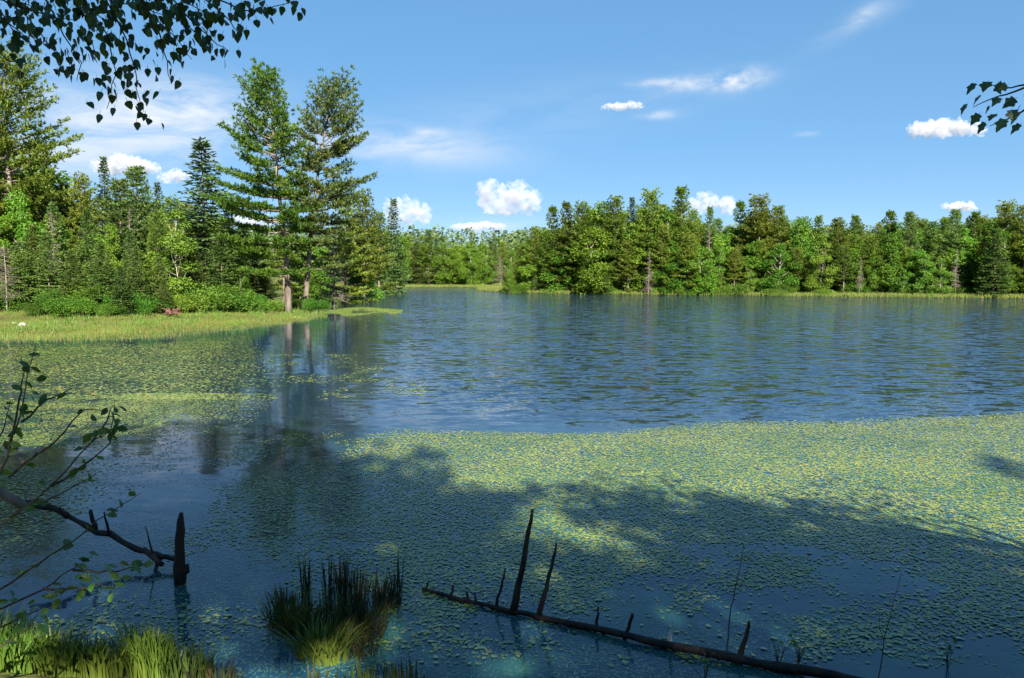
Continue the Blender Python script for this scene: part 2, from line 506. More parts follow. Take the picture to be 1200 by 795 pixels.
def pine_geo(H=20.0, base=0.22, seed=1, Lmax=4.6, whorl=0.62, per=4, lean=(0, 0), side=0.0, side_amt=0.0, needles=6, nl=0.34, nw=0.085, thin=1.0, trunk_r=0.28,
             shape=0.75, top_up=0.9, gaps=0.18):
    """white pine: straight trunk, open tiers of long flat plumes with upturned ends"""
    rs = np.random.default_rng(seed)
    C, tt = trunk_curve(H, lean, 0.10)
    tr = Geo()
    tr.tube(C, trunk_r * (1 - tt * 0.93) + 0.10 * np.exp(-tt * 40), 9)
    cr = Geo()
    B, D, L = [], [], []
    z = base * H
    while z < 0.985 * H:
        t = (z - base * H) / (H * (1 - base))
        k = per if t < 0.9 else per + 1
        a0 = rs.uniform(0, 6.28)
        skip = rs.random() < gaps * (1 - t)
        for j in range(k):
            if skip and rs.random() < 0.75:
                continue
            a = a0 + j * 6.283 / k + rs.normal(0, 0.28)
            prof = (1 - t) ** shape * min(1.0, 0.45 + 1.6 * t) if t < 0.5 else (1 - t) ** shape
            ln = Lmax * prof * rs.uniform(0.55, 1.12) + 0.35
            ln *= 1 + side_amt * math.cos(a - side)
            elev = -0.12 + top_up * t ** 1.6 + rs.normal(0, 0.07)
            p0 = np.array([np.interp(z, C[:, 2], C[:, 0]), np.interp(z, C[:, 2], C[:, 1]), z + rs.normal(0, 0.08)])
            h = np.array([math.cos(a), math.sin(a), 0.0])
            sd = np.array([-h[1], h[0], 0.0])
            ss = np.linspace(0, 1, 6)
            wob = rs.normal(0, 0.05) * ln
            pts = p0 + np.outer(ss * ln, h) + np.outer(ss ** 2 * wob, sd) + np.outer(ss * ln * math.tan(elev) + 0.20 * ln * ss ** 2.2, [0, 0, 1])
            tr.tube(pts, (0.016 + 0.011 * ln) * (1.05 - ss), 4, False)
            if rs.random() < 0.05:
                continue
            m_ = max(3, int(ln * 0.78 / 0.24))
            for s_ in np.linspace(0.24, 1.0, m_):
                q = np.array([np.interp(s_, ss, pts[:, i]) for i in range(3)])
                for sg in (-1, 1):
                    sl = (0.29 * ln * (1.12 - s_) + 0.24) * rs.uniform(0.6, 1.15)
                    d2 = unit(h * rs.uniform(0.55, 1.0) + sd * sg * rs.uniform(0.5, 1.0) + np.array([0, 0, rs.uniform(0.02, 0.42)]))
                    nt = max(1, int(sl / 0.22 * thin))
                    for r_ in np.linspace(0.25, 1.0, nt):
                        c = q + d2 * sl * r_ + rs.normal(0, 0.05, 3)
                        for _ in range(needles):
                            B.append(c)
                            D.append(d2 * 0.75 + np.array([0, 0, 0.45]) + rs.normal(0, 0.55, 3))
                            L.append(nl * rs.uniform(0.7, 1.2))
        z += whorl * rs.uniform(0.75, 1.25) * (1 - 0.45 * t)
    cr.rhombs(np.array(B), unit(np.array(D)), np.array(L), nw, rs.normal(0, 0.55, (len(B), 3)) + np.array([0, 0, 1.0]))
    return tr, cr


def spruce_geo(H=14.0, base=0.06, seed=1, Rb=2.2, whorl=0.36, per=6, droop=0.30, nl=0.30, nw=0.10, needles=3, trunk_r=0.16, shape=0.9, ragged=0.25, dead_top=0.0):
    """spruce or fir: narrow spire of drooping boughs, short ones at the tip"""
    rs = np.random.default_rng(seed)
    C, tt = trunk_curve(H, (0, 0), 0.04)
    tr = Geo()
    tr.tube(C, trunk_r * (1 - tt * 0.96), 7)
    cr = Geo()
    B, D, L = [], [], []
    z = base * H
    while z < 0.99 * H:
        t = (z - base * H) / (H * (1 - base))
        k = per if t < 0.85 else 5
        a0 = rs.uniform(0, 6.28)
        for j in range(k):
            if rs.random() < 0.06:
                continue
            a = a0 + j * 6.283 / k + rs.normal(0, 0.25)
            ln = Rb * (1 - t) ** shape * (1 + rs.normal(0, ragged)) * min(1.0, 0.55 + 2.2 * t)
            ln = max(0.16, ln)
            elev = -droop + (droop + 0.75) * t ** 2.0
            h = np.array([math.cos(a), math.sin(a), 0.0])
            sd = np.array([-h[1], h[0], 0.0])
            p0 = np.array([np.interp(z, C[:, 2], C[:, 0]), np.interp(z, C[:, 2], C[:, 1]), z])
            ss = np.linspace(0, 1, 4)
            pts = p0 + np.outer(ss * ln, h) + np.outer(ss * ln * math.tan(elev) + 0.10 * ln * ss ** 2, [0, 0, 1])
            tr.tube(pts, (0.010 + 0.008 * ln) * (1.05 - ss), 3, False)
            m_ = max(2, int(ln / 0.20))
            for s_ in np.linspace(0.15, 1.0, m_):
                q = np.array([np.interp(s_, ss, pts[:, i]) for i in range(3)])
                for sg in (-1, 1):
                    sl = (0.38 * ln * (1.05 - s_) + 0.14) * rs.uniform(0.6, 1.1)
                    d2 = unit(h * rs.uniform(0.5, 1.0) + sd * sg * rs.uniform(0.4, 1.0) + np.array([0, 0, -0.22 + 0.5 * t]))
                    for r_ in np.linspace(0.2, 1.0, max(1, int(sl / 0.2))):
                        c = q + d2 * sl * r_
                        for _ in range(needles):
                            B.append(c)
                            D.append(d2 + rs.normal(0, 0.35, 3) + np.array([0, 0, -0.10]))
                            L.append(nl * rs.uniform(0.7, 1.2))
        z += whorl * rs.uniform(0.8, 1.2) * (1 - 0.4 * t)
    cr.rhombs(np.array(B), unit(np.array(D)), np.array(L), nw, rs.normal(0, 0.55, (len(B), 3)) + np.array([0, 0, 1.0]))
    return tr, cr


def broad_geo(H=12.0, Rr=3.2, seed=1, base=0.2, lobes=16, leaves=420, ls=0.28, trunk_r=0.16, flat=0.75):
    """broad-leaved tree: forked trunk, uneven crown of leaf clumps"""
    rs = np.random.default_rng(seed)
    C, tt = trunk_curve(H * 0.86, (rs.normal(0, 0.03), rs.normal(0, 0.03)), 0.15)
    tr = Geo()
    tr.tube(C, trunk_r * (1 - tt * 0.9), 7)
    cr = Geo()
    for k in range(lobes):
        t = (k + 0.5) / lobes
        z = H * (base + (0.93 - base) * t)
        rad = Rr * (math.sin(math.pi * min(1, 0.18 + 0.80 * t)) ** 0.7) * rs.uniform(0.25, 0.85)
        a = k * 2.4 + rs.normal(0, 0.4)
        c = np.array([math.cos(a) * rad, math.sin(a) * rad, z + rs.normal(0, 0.3)])
        lr = Rr * rs.uniform(0.30, 0.52) * (1.05 - 0.45 * t)
        j = int(np.clip((z - 0.16 * H) / (0.86 * H) * 13, 1, 12))
        mid = (C[j] + c) / 2 + np.array([0, 0, -0.25])
        tr.tube([C[j], mid, c], [trunk_r * 0.32, trunk_r * 0.2, 0.015], 4, False)
        n = int(leaves * (lr / (Rr * 0.42)) ** 2)
        d = unit(rs.normal(size=(n, 3)))
        rr = lr * (0.35 + 0.65 * rs.random(n) ** 0.45) * (0.8 + 0.4 * vnoise(d[:, 0] * 2.2 + k * 7, d[:, 1] * 2.2 + d[:, 2] * 1.7, seed))
        P_ = c + d * rr[:, None] * np.array([1, 1, flat])
        dr = unit(d * 0.6 + rs.normal(0, 0.6, (n, 3)) + np.array([0, 0, -0.25]))
        cr.rhombs(P_, dr, ls * rs.uniform(0.7, 1.3, n), ls * 0.72, unit(d + np.array([0, 0, 0.8]) + rs.normal(0, 0.5, (n, 3))))
    return tr, cr


def shrub_geo(Rr=1.4, H=1.6, seed=1, lobes=9, leaves=220, ls=0.13):
    rs = np.random.default_rng(seed)
    tr, cr = Geo(), Geo()
    for k in range(lobes):
        a = rs.uniform(0, 6.28)
        rad = Rr * math.sqrt(rs.random()) * 0.8
        lr = Rr * rs.uniform(0.28, 0.5)
        c = np.array([math.cos(a) * rad, math.sin(a) * rad, H * rs.uniform(0.35, 1.0) * (1 - 0.35 * rad / Rr)])
        tr.tube([(0.2 * c[0], 0.2 * c[1], 0), (0.7 * c[0], 0.7 * c[1], 0.5 * c[2]), c], [0.03, 0.022, 0.008], 4, False)
        n = int(leaves)
        d = unit(rs.normal(size=(n, 3)))
        P_ = c + d * (lr * (0.3 + 0.7 * rs.random(n) ** 0.5))[:, None]
        P_[:, 2] = np.maximum(P_[:, 2], 0.03)
        dr = unit(d * 0.7 + rs.normal(0, 0.6, (n, 3)) + np.array([0, 0, 0.1]))
        cr.rhombs(P_, dr, ls * rs.uniform(0.7, 1.3, n), ls * 0.65, unit(d + np.array([0, 0, 0.8]) + rs.normal(0, 0.5, (n, 3))))
    return tr, cr


def dead_geo(H=9.0, seed=1, n=46, Lb=1.5, r=0.09, start=0.2):
    """dead conifer: bare trunk with short broken twigs"""
    rs = np.random.default_rng(seed)
    C, tt = trunk_curve(H, (rs.normal(0, 0.02), 0), 0.06)
    tr, br = Geo(), Geo()
    tr.tube(C, r * (1 - tt * 0.85), 7)
    for k in range(n):
        t = rs.uniform(start, 0.98)
        a = rs.uniform(0, 6.28)
        ln = Lb * (1.05 - t) ** 0.6 * rs.uniform(0.3, 1.0)
        h = np.array([math.cos(a), math.sin(a), rs.uniform(-0.5, 0.35)])
        p = np.array([np.interp(t, tt, C[:, i]) for i in range(3)])
        br.tube([p, p + h * ln * 0.5 + [0, 0, 0.04], p + h * ln], [0.022, 0.015, 0.006], 4, False)
        for q in range(4):
            s_ = rs.uniform(0.35, 0.95)
            pp = p + h * ln * s_
            h2 = unit(h + rs.normal(0, 0.7, 3))
            br.tube([pp, pp + h2 * ln * 0.35], [0.010, 0.004], 3, False)
    return tr, br


KIT = {}


def kit(key, geos, H, leafmat, bark):
    KIT[key] = (geos[0].mesh('trunk', M[bark]), geos[1].mesh('crown', M[leafmat], False), H)


for i in range(4):
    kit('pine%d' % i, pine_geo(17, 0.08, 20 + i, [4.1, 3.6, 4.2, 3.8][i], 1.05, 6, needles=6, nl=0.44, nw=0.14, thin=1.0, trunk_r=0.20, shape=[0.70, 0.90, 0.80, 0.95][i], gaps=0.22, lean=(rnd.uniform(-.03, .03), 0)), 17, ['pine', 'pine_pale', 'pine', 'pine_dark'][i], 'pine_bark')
for i in range(2):
    kit('spruce%d' % i, spruce_geo(14, 0.05, 40 + i, 2.0, 0.42, 6, nl=0.36, nw=0.13), 14, 'spruce', 'spruce_bark')
for i in range(3):
    kit('fir%d' % i, spruce_geo(9, 0.03, 50 + i, 1.7, 0.36, 7, 0.12, nl=0.26, nw=0.11, needles=5, shape=0.8, ragged=0.2, trunk_r=0.10), 9, 'fir', 'spruce_bark')
for i in range(4):
    kit('broad%d' % i, broad_geo(12, 3.2, 60 + i, 0.08, 26, 520, 0.27), 12, 'broad', 'grey_bark')
for i in range(2):
    kit('aspen%d' % i, broad_geo(9, 1.9, 70 + i, 0.10, 20, 420, 0.17, 0.045), 9, 'yellowish', 'birch_bark')
for i in range(3):
    kit('shrub%d' % i, shrub_geo(1.5, 1.7, 80 + i, 13, 620, 0.085), 1.9, 'shrub', 'twig')
for i in range(2):
    kit('willow%d' % i, shrub_geo(1.2, 1.2, 85 + i, 10, 520, 0.08), 1.4, 'yellowish', 'twig')
for i in range(2):
    kit('dead%d' % i, dead_geo(9, 90 + i, 130, 1.9, 0.07), 9, 'dead', 'dead')


def plant(key, x, y, H, label, name, cat='tree', group=None, rz=None, wide=1.0, z=None, tilt=0.0):
    tm, cm, h0 = KIT[key]
    label = ' '.join(label.split()[:16]) if len(label.split()) > 16 and not print('LONG', label) else label
    e = thing(name, label, cat, (x, y, (gz(x, y) - 0.05) if z is None else z), rnd.uniform(0, 6.28) if rz is None else rz, group)
    s = H / h0
    e.scale = (s * wide, s * wide, s)
    e.rotation_euler = (tilt, 0, e.rotation_euler.z)
    link('stem' if cat == 'shrub' else 'trunk', tm, e)
    c = link('branches' if key.startswith('dead') else 'foliage' if cat == 'shrub' else 'crown', cm, e)
    if key.startswith('dead'):
        c['kind'] = 'stuff'          # hair-thin twigs
    return e


def inland(d):
    """the left bank's thicket stands behind a broad marsh"""
    return d + 6 if d < 54 else d + 4 if d < 60 else d


def top_height(px, ytop, d, x=None, y=None):
    """height of a tree at distance d whose tip shows at ytop"""
    p = at(px, ytop, d)
    return p.z - gz(p.x, p.y)


def tip(key, px, ytop, d, label, name, **k):
    p = at(px, ytop, d)
    return plant(key, p.x, d, p.z - gz(p.x, d), label, name, **k)


# ---- two big white pines on the point
def hero(px, py, toppx, topy, label, **k):
    b = gp(px, py, 0.35)
    tp = at(toppx, topy, b.y)
    H = tp.z - 0.35
    tr, cr = pine_geo(H, lean=((tp.x - b.x) / H, 0.0), **k.pop('pine'))
    e = thing('white_pine', label, 'pine tree', (b.x, b.y, gz(b.x, b.y) - 0.1))
    link('trunk', tr.mesh('trunk', M['pine_bark']), e)
    link('crown', cr.mesh('crown', M[k['mat']], False), e)
    return e


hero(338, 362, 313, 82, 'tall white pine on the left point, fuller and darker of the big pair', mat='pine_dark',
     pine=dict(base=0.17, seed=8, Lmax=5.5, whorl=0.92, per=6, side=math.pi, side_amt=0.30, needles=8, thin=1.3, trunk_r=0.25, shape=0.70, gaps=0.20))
hero(357, 360, 391, 92, 'tall white pine on the left point, paler and thinner, leaning over the lake', mat='pine_pale',
     pine=dict(base=0.20, seed=5, Lmax=4.9, whorl=0.92, per=6, side=0.0, side_amt=0.25, needles=7, thin=1.25, trunk_r=0.24, shape=0.58, gaps=0.24))

# ---- left bank
b = at(28, 78, 62)
tr, cr = pine_geo(b.z - 0.6, 0.12, 9, 6.6, 0.62, 4, needles=6, nl=0.36, nw=0.10, trunk_r=0.33, shape=0.55, gaps=0.2)
e = thing('white_pine', 'huge spreading white pine towering at the left edge of the view', 'pine tree', (b.x - 1.5, 62, gz(b.x, 62) - 0.1))
link('trunk', tr.mesh('trunk', M['pine_bark']), e)
link('crown', cr.mesh('crown', M['pine'], False), e)

ORD = 'first second third fourth fifth sixth seventh eighth ninth tenth eleventh twelfth thirteenth fourteenth fifteenth sixteenth seventeenth eighteenth nineteenth twentieth'.split() + ['twenty-' + q for q in 'first second third fourth fifth sixth'.split()]
KNAME = {'p': ('pine', 'pine_tree'), 'b': ('leafy tree', 'leafy_tree'), 's': ('spruce', 'spruce_tree'), 'f': ('fir', 'fir_tree'), 'a': ('birch', 'birch_tree')}
USED = {}


def once(lab):
    """a second thing under one label is told apart by its place"""
    USED[lab] = USED.get(lab, 0) + 1
    return lab if USED[lab] == 1 else lab + ' ' + {2: '(twin)', 3: '(third)', 4: '(fourth)'}.get(USED[lab], '(more)')


def nearest(rows, px):
    return min(rows, key=lambda r_: abs(r_[1] - px))


LEFT = [  # kind, px, ytop, distance, label, name, wide
    ('spruce0', 121, 182, 70, 'slender dark spruce spire standing alone above the left bank woods', 'spruce_tree', 0.9),
    ('spruce1', 236, 162, 66, 'dark spruce with ragged top just left of the big pine pair', 'spruce_tree', 1.75),
    ('spruce0', 184, 212, 76, 'thin spruce spire between the left bank firs and the dark ragged spruce', 'spruce_tree', 0.9),
    ('spruce1', 172, 216, 80, 'small thin spruce top touching another spire on the left bank', 'spruce_tree', 0.55),
    ('pine1', 160, 198, 68, 'greyish pine with narrow crown beside the slender spruce spire', 'pine_tree', 1.4),
    ('pine1', 140, 212, 62, 'pale pine with twiggy top in the middle of the left bank', 'pine_tree', 1.4),
    ('pine0', 95, 205, 58, 'yellow green pine leaning out under the huge left pine', 'pine_tree', 0.9),
    ('fir0', 38, 262, 46, 'pale bluish young fir at the left edge behind the shrubs', 'fir_tree', 1.1),
    ('fir1', 62, 235, 50, 'young fir with pointed top beside the grey birch trunk', 'fir_tree', 1.0),
    ('fir2', 102, 246, 47, 'young green fir rising over the rich green shrubs', 'fir_tree', 1.1),
    ('fir0', 152, 268, 47, 'small fir standing above the right end of the green shrubs', 'fir_tree', 1.0),
    ('aspen0', 205, 238, 50, 'yellow green birch with pale trunk above the red root', 'birch_tree', 1.25),
    ('pine0', 185, 246, 55, 'bushy mid green pine left of the yellow green birch', 'pine_tree', 0.9),
    ('fir1', 20, 282, 43.8, 'leftmost pale young fir behind the left thicket', 'fir_tree', 1.25),
    ('fir2', 55, 272, 44.2, 'tallest pale young fir behind the left thicket', 'fir_tree', 1.3),
    ('fir0', 84, 292, 43.6, 'short pale fir half sunk in the left thicket', 'fir_tree', 1.4),
    ('fir1', 118, 282, 44.0, 'pale fir with a sharp top among the left thicket shrubs', 'fir_tree', 1.35),
    ('fir2', 158, 292, 44.6, 'small pale fir at the right end of the left thicket', 'fir_tree', 1.3),
    ('fir2', 141, 312, 42.8, 'small fir standing in front of the left thicket', 'fir_tree', 1.5),
    ('fir1', 192, 326, 46, 'low dark fir beside the red root', 'fir_tree', 1.5),
    ('fir0', 186, 300, 48, 'small fir left of the yellow green birch', 'fir_tree', 1.3),
    ('fir2', 226, 286, 52, 'small fir right of the yellow green birch', 'fir_tree', 1.3),
    ('broad1', 262, 300, 57, 'rounded leafy tree behind the yellow green bushes', 'leafy_tree', 0.9),
    ('broad2', 420, 282, 90, 'low leafy tree filling beneath the bright pine over the bay', 'leafy_tree', 1.0),
    ('broad0', 20, 215, 54, 'leafy bright green tree beneath the huge left pine', 'leafy_tree', 0.8),
    ('broad1', 75, 262, 52, 'rounded bright green tree behind the young firs', 'leafy_tree', 0.7),
    ('broad2', 130, 258, 55, 'rounded leafy tree between the firs and the pale pine', 'leafy_tree', 0.7),
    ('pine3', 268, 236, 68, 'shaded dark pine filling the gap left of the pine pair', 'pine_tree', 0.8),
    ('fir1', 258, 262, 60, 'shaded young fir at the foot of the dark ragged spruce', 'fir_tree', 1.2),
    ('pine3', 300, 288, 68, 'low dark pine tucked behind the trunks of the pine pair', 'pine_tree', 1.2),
    ('broad3', 282, 300, 62, 'low leafy tree in shade behind the shoreline bushes', 'leafy_tree', 0.8),
    ('pine0', 425, 226, 88, 'bright green pine just right of the big pair over the bay', 'pine_tree', 1.0),
    ('pine2', 402, 238, 84, 'full pine whose low boughs droop behind the pale pine trunk', 'pine_tree', 1.15),
    ('spruce1', 461, 232, 125, 'dark pointed spruce at the right end of the left shore', 'spruce_tree', 1.1),
    ('pine2', 443, 250, 112, 'green pine in front of the pointed spruce on the bay shore', 'pine_tree', 0.95),
]
for key, px, yt, d, lab, nm, wd in LEFT:
    tip(key, px, yt, inland(d), lab, nm, wide=wd)

tip('dead0', 62, 245, 53, 'bare grey birch with reddish dead twigs on the left bank', 'dead_tree', wide=0.8)
tip('dead1', 4, 285, 49, 'grey leafless dead tree at the left edge by the water', 'dead_tree', wide=1.5)
tip('dead0', 150, 240, 54, 'thin bare dead trunk among the firs on the left bank', 'dead_tree', wide=0.5)
tip('dead1', 390, 268, 72, 'dead grey snag with slanting branches right of the pale pine trunk', 'dead_tree', wide=1.3)

# filler wood behind the left bank
n_ = 0
keys = ['pine0', 'pine2', 'broad0', 'broad1', 'spruce0', 'fir1', 'pine3', 'broad2']
for px, yt, d in [(-40, 120, 70), (-20, 190, 58), (10, 170, 78), (50, 190, 76), (75, 215, 70), (100, 228, 80), (120, 232, 72), (145, 226, 84), (200, 232, 82), (215, 240, 74), (250, 244, 84),
                  (-70, 200, 60), (-60, 160, 75), (285, 262, 86), (170, 240, 70), (-30, 240, 50), (230, 262, 70), (330, 270, 92), (350, 290, 96), (370, 285, 100), (15, 245, 62), (310, 308, 76), (190, 270, 62),
                  (110, 270, 60), (85, 280, 64), (55, 290, 58), (150, 285, 62), (30, 300, 54), (240, 290, 64), (270, 305, 74)]:
    k = keys[n_ % len(keys)]
    n_ += 1
    tip(k, px, yt, d, once(KNAME[k[0]][0] + ' behind the ' + ' '.join(nearest(LEFT, px)[4].split()[:11])), KNAME[k[0]][1],
        group='trees deep in the left bank wood', wide=1.5)

# shrubs along the left bank
SHR = [('shrub0', 38, 352, 42, 1.2), ('shrub1', 62, 338, 43, 1.1), ('shrub2', 88, 346, 42, 1.5), ('shrub0', 108, 330, 43.5, 1.2), ('shrub1', 130, 354, 42.5, 1.3), ('shrub2', 148, 340, 43.5, 1.3), ('broad1', 25, 326, 45, 0.8),
       ('shrub1', 76, 320, 46.5, 1.3), ('shrub2', 132, 318, 47, 1.2), ('broad3', 168, 322, 47, 0.9)]
for i, (k, px, yt, d, wd) in enumerate(SHR):
    tip(k, px, yt, inland(d), 'green leafy shrub in the %s row of the left thicket, %s from its left' % (('back' if d > 45 else 'front'), ORD[sum(1 for q in SHR if q[1] < px and (q[3] > 45) == (d > 45))]), 'leafy_shrub', cat='shrub', group='shrubs of the left thicket', wide=wd)
SHR2 = [('willow0', 232, 336, 50, 'yellow green bush right of the red root on the left shore'), ('willow1', 255, 334, 52, 'yellow green bush halfway between the red root and the pine pair'),
        ('shrub1', 285, 342, 55, 'dark green bush on the shore left of the pine trunks'), ('willow0', 312, 348, 58, 'low bright bush at the foot of the darker big pine'),
        ('shrub2', 180, 346, 46, 'bush left of the red root under the pale birch trunk'), ('shrub0', 368, 350, 64, 'small dark bush right of the pale pine trunk at the point'),
        ('shrub0', 344, 350, 66, 'low bush between the two big pine trunks'), ('willow1', 212, 344, 48, 'small bush touching the red root'), ('shrub2', -10, 335, 43, 'green bush at the far left edge beside the dead tree')]
for k, px, yt, d, lab in SHR2:
    tip(k, px, yt, inland(d), lab, 'shore_bush', cat='shrub', wide=1.35)

# ---- bay at the back
BAY = [('pine3', 502, 270, 205), ('broad1', 520, 284, 204), ('broad0', 537, 283, 206), ('broad2', 552, 282, 203), ('broad3', 566, 284, 204), ('fir1', 488, 282, 206), ('broad1', 478, 276, 208), ('spruce0', 511, 278, 212),
       ('pine2', 590, 284, 216), ('spruce1', 575, 282, 214), ('broad0', 600, 290, 212), ('broad3', 610, 284, 220), ('pine0', 495, 276, 214), ('broad2', 530, 288, 210), ('broad1', 546, 290, 214), ('broad0', 465, 270, 206),
       ('fir0', 580, 288, 208), ('broad3', 452, 278, 200), ('pine3', 440, 275, 198), ('broad1', 420, 285, 200), ('pine2', 400, 288, 205), ('broad0', 620, 280, 222), ('broad2', 385, 300, 200)]
for i, (k, px, yt, d) in enumerate(BAY):
    nth = 1 + sum(1 for q in BAY if q[1] < px)
    tip(k, px, yt, d, 'small distant %s across the back of the bay, %s tree from the left' % (KNAME[k[0]][0], ORD[nth - 1]), KNAME[k[0]][1], group='trees behind the bay', wide=1.2)
tip('dead1', 586, 300, 190, 'tall bare grey snag in the gap at the head of the bay', 'dead_tree', wide=1.4)

# ---- right shore: front rank, each tree tied to its tip in the skyline
RIGHT = [  # kind, px, ytop, dist, wide, label
    ('broad2', 598, 316, 132, 1.0, 'bright bushy tree at the right shore tip'),
    ('pine3', 612, 290, 138, 1.2, 'small dark pine at the right shore tip'),
    ('pine2', 628, 266, 134, 1.2, 'shorter pine stepping down towards the bay'),
    ('pine3', 648, 244, 130, 1.1, 'dark full-height pine nearest the bay'),
    ('pine3', 664, 239, 128, 1.1, 'dark pine with sky showing through its top'),
    ('pine0', 682, 238, 126, 1.1, 'pine left of the domed leafy tree'),
    ('broad1', 704, 234, 126, 1.2, 'broad domed leafy tree on the right shore'),
    ('pine2', 722, 231, 124, 1.2, 'sunlit pine right of the domed leafy tree'),
    ('spruce0', 741, 230, 127, 1.0, 'narrow dark conifer in the shaded slot'),
    ('pine0', 763, 223, 122, 1.2, 'flat topped pine right of the shaded slot'),
    ('broad3', 781, 240, 121, 1.0, 'sunlit leafy tree between the two highest pines'),
    ('pine3', 799, 221, 121, 1.2, 'highest pine beside the cloud gap'),
    ('pine1', 832, 244, 126, 0.8, 'thin twiggy pine in the cloud gap'),
    ('broad0', 846, 268, 119, 1.0, 'light green tree low in the cloud gap'),
    ('pine3', 868, 238, 124, 1.1, 'dark pine right of the cloud gap'),
    ('pine0', 890, 230, 119, 1.35, 'big tiered pine right of the cloud gap'),
    ('pine2', 915, 242, 120, 1.2, 'pine with level sprays beside the tiered pine'),
    ('broad2', 940, 250, 118, 1.1, 'dome topped leafy tree at the shore middle'),
    ('pine1', 960, 254, 122, 1.1, 'brownish thin pine at the shore middle'),
    ('pine2', 984, 256, 116, 1.3, 'wide pine with layered yellow green boughs'),
    ('pine3', 1003, 254, 118, 1.2, 'dark layered pine before the skyline dip'),
    ('broad3', 1022, 290, 111, 0.75, 'slim bright green tree in a dark gap'),
    ('pine3', 1044, 249, 116, 1.2, 'dark pine right of the slim bright tree'),
    ('pine1', 1066, 250, 113, 1.1, 'grey green pine with bare lower trunk'),
    ('aspen1', 1085, 292, 107, 1.3, 'left one of two yellow green waterside trees'),
    ('aspen0', 1102, 300, 106, 1.4, 'right one of two yellow green waterside trees'),
    ('pine1', 1120, 247, 109, 1.2, 'reddish tinged pine with tall bare trunk'),
    ('pine3', 1143, 250, 110, 1.2, 'dark pine left of the broad pale fir'),
    ('fir0', 1168, 268, 103, 1.4, 'broad pale fir with tiered boughs'),
    ('pine0', 1181, 237, 108, 1.2, 'tall skyline pine above the broad pale fir'),
    ('pine2', 1204, 241, 104, 1.2, 'pine cut by the right picture edge'),
    ('pine3', 1235, 240, 102, 1.2, 'pine just past the right picture edge'),
]
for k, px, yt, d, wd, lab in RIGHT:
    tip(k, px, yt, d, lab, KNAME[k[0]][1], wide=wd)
sky_x = [600, 640, 690, 740, 765, 800, 822, 850, 890, 940, 1000, 1040, 1080, 1140, 1180, 1260]
sky_y = [300, 260, 243, 240, 238, 238, 258, 260, 246, 258, 262, 260, 253, 254, 247, 247]
keys = ['pine0', 'broad0', 'pine2', 'pine3', 'broad1', 'pine1', 'spruce1', 'broad3', 'pine0', 'fir2']
for row, (back, dy, rank) in enumerate([(8, 4, 'second'), (15, 2, 'third'), (24, 0, 'fourth')]):
    for i in range(32):
        px = 604 + i * 21 + rnd.uniform(-7, 7)
        base_d = np.interp(px, [580, 700, 800, 1000, 1200, 1300], [137, 123, 116, 109, 103, 99])
        k = keys[(i * 3 + row) % len(keys)]
        yt = float(np.interp(px, sky_x, sky_y)) + dy + rnd.uniform(-3, 10)
        tip(k, px, yt, float(base_d) + back + rnd.uniform(0, 5), once(rank + ' rank ' + KNAME[k[0]][0] + ' behind the ' + nearest(RIGHT, px)[5]), KNAME[k[0]][1], group='trees inside the right shore wood', wide=1.3)
for i in range(36):
    px = 606 + i * 18.2 + rnd.uniform(-6, 6)
    base_d = float(np.interp(px, [580, 700, 800, 1000, 1200, 1300], [136, 122, 116, 109.5, 103, 99])) + rnd.uniform(1, 4)
    k = ['pine0', 'broad1', 'pine2', 'broad3', 'pine0', 'broad0', 'aspen0'][i % 7]
    yt = float(np.interp(px, sky_x, sky_y)) + rnd.uniform(10, 42)
    tip(k, px, yt, base_d, once('shorter ' + KNAME[k[0]][0] + ' crowding beside the ' + nearest(RIGHT, px)[5]), KNAME[k[0]][1], group='shorter trees along the right shore', wide=1.35)
# young growth and low boughs at the foot of the right shore wood
for i in range(34):
    px = 592 + i * 19 + rnd.uniform(-8, 8)
    d = float(np.interp(px, [580, 700, 800, 1000, 1200, 1300], [134, 120.5, 115, 108, 102.3, 98])) + rnd.uniform(0.5, 4)
    k = rnd.choice(['shrub0', 'shrub1', 'willow0', 'fir0', 'fir1', 'aspen0', 'fir2', 'broad0'])
    yt = rnd.uniform(329, 338) if k[0] in 'sw' else rnd.uniform(302, 326)
    sh_ = k[0] in 'sw'
    kn = 'low shrub' if sh_ else 'young ' + KNAME[k[0]][0]
    tip(k, px, yt, d, once(kn + ' at the foot of the ' + nearest(RIGHT, px)[5]), 'leafy_shrub' if sh_ else KNAME[k[0]][1],
        cat='shrub' if sh_ else 'tree', group='young growth at the foot of the right shore', wide=1.3 if sh_ else 1.1)
for px, yt, d, lab in [(833, 262, 118, 'bare grey trunk below the cloud gap'), (1008, 300, 110, 'short bare grey trunk left of the slim bright tree'), (1122, 290, 106, 'bare trunk in front of the reddish pine'),
                       (760, 290, 118, 'bare pale trunk in the shaded slot of the right shore')]:
    tip('dead0', px, yt, d, lab, 'dead_tree', wide=0.7)

# ---- far wood on the hill: reads as one mass
g = Geo()
rs = np.random.default_rng(77)
for i in range(900):
    y_ = rs.uniform(225, 640)
    x_ = rs.uniform(-0.36, 0.62) * y_
    h_ = rs.uniform(9, 15)
    if abs(x_) > 260:
        continue
    z0 = gz(x_, y_) - 0.3
    n = 70
    t_ = rs.random(n) ** 0.8
    con = rs.random() < 0.5
    rad = (1 - t_) * 2.2 if con else np.sqrt(np.maximum(0, t_ * (1 - t_))) * 5.4
    a_ = rs.uniform(0, 6.28, n)
    rr = rad * np.sqrt(rs.random(n))
    Pp = np.stack([x_ + np.cos(a_) * rr, y_ + np.sin(a_) * rr, z0 + h_ * (0.1 + 0.9 * t_)], -1)
    Dd = unit(np.stack([np.cos(a_), np.sin(a_), rs.normal(0.1, 0.4, n)], -1))
    g.rhombs(Pp, Dd, rs.uniform(0.9, 1.6, n), 0.9, rs.normal(size=(n, 3)))
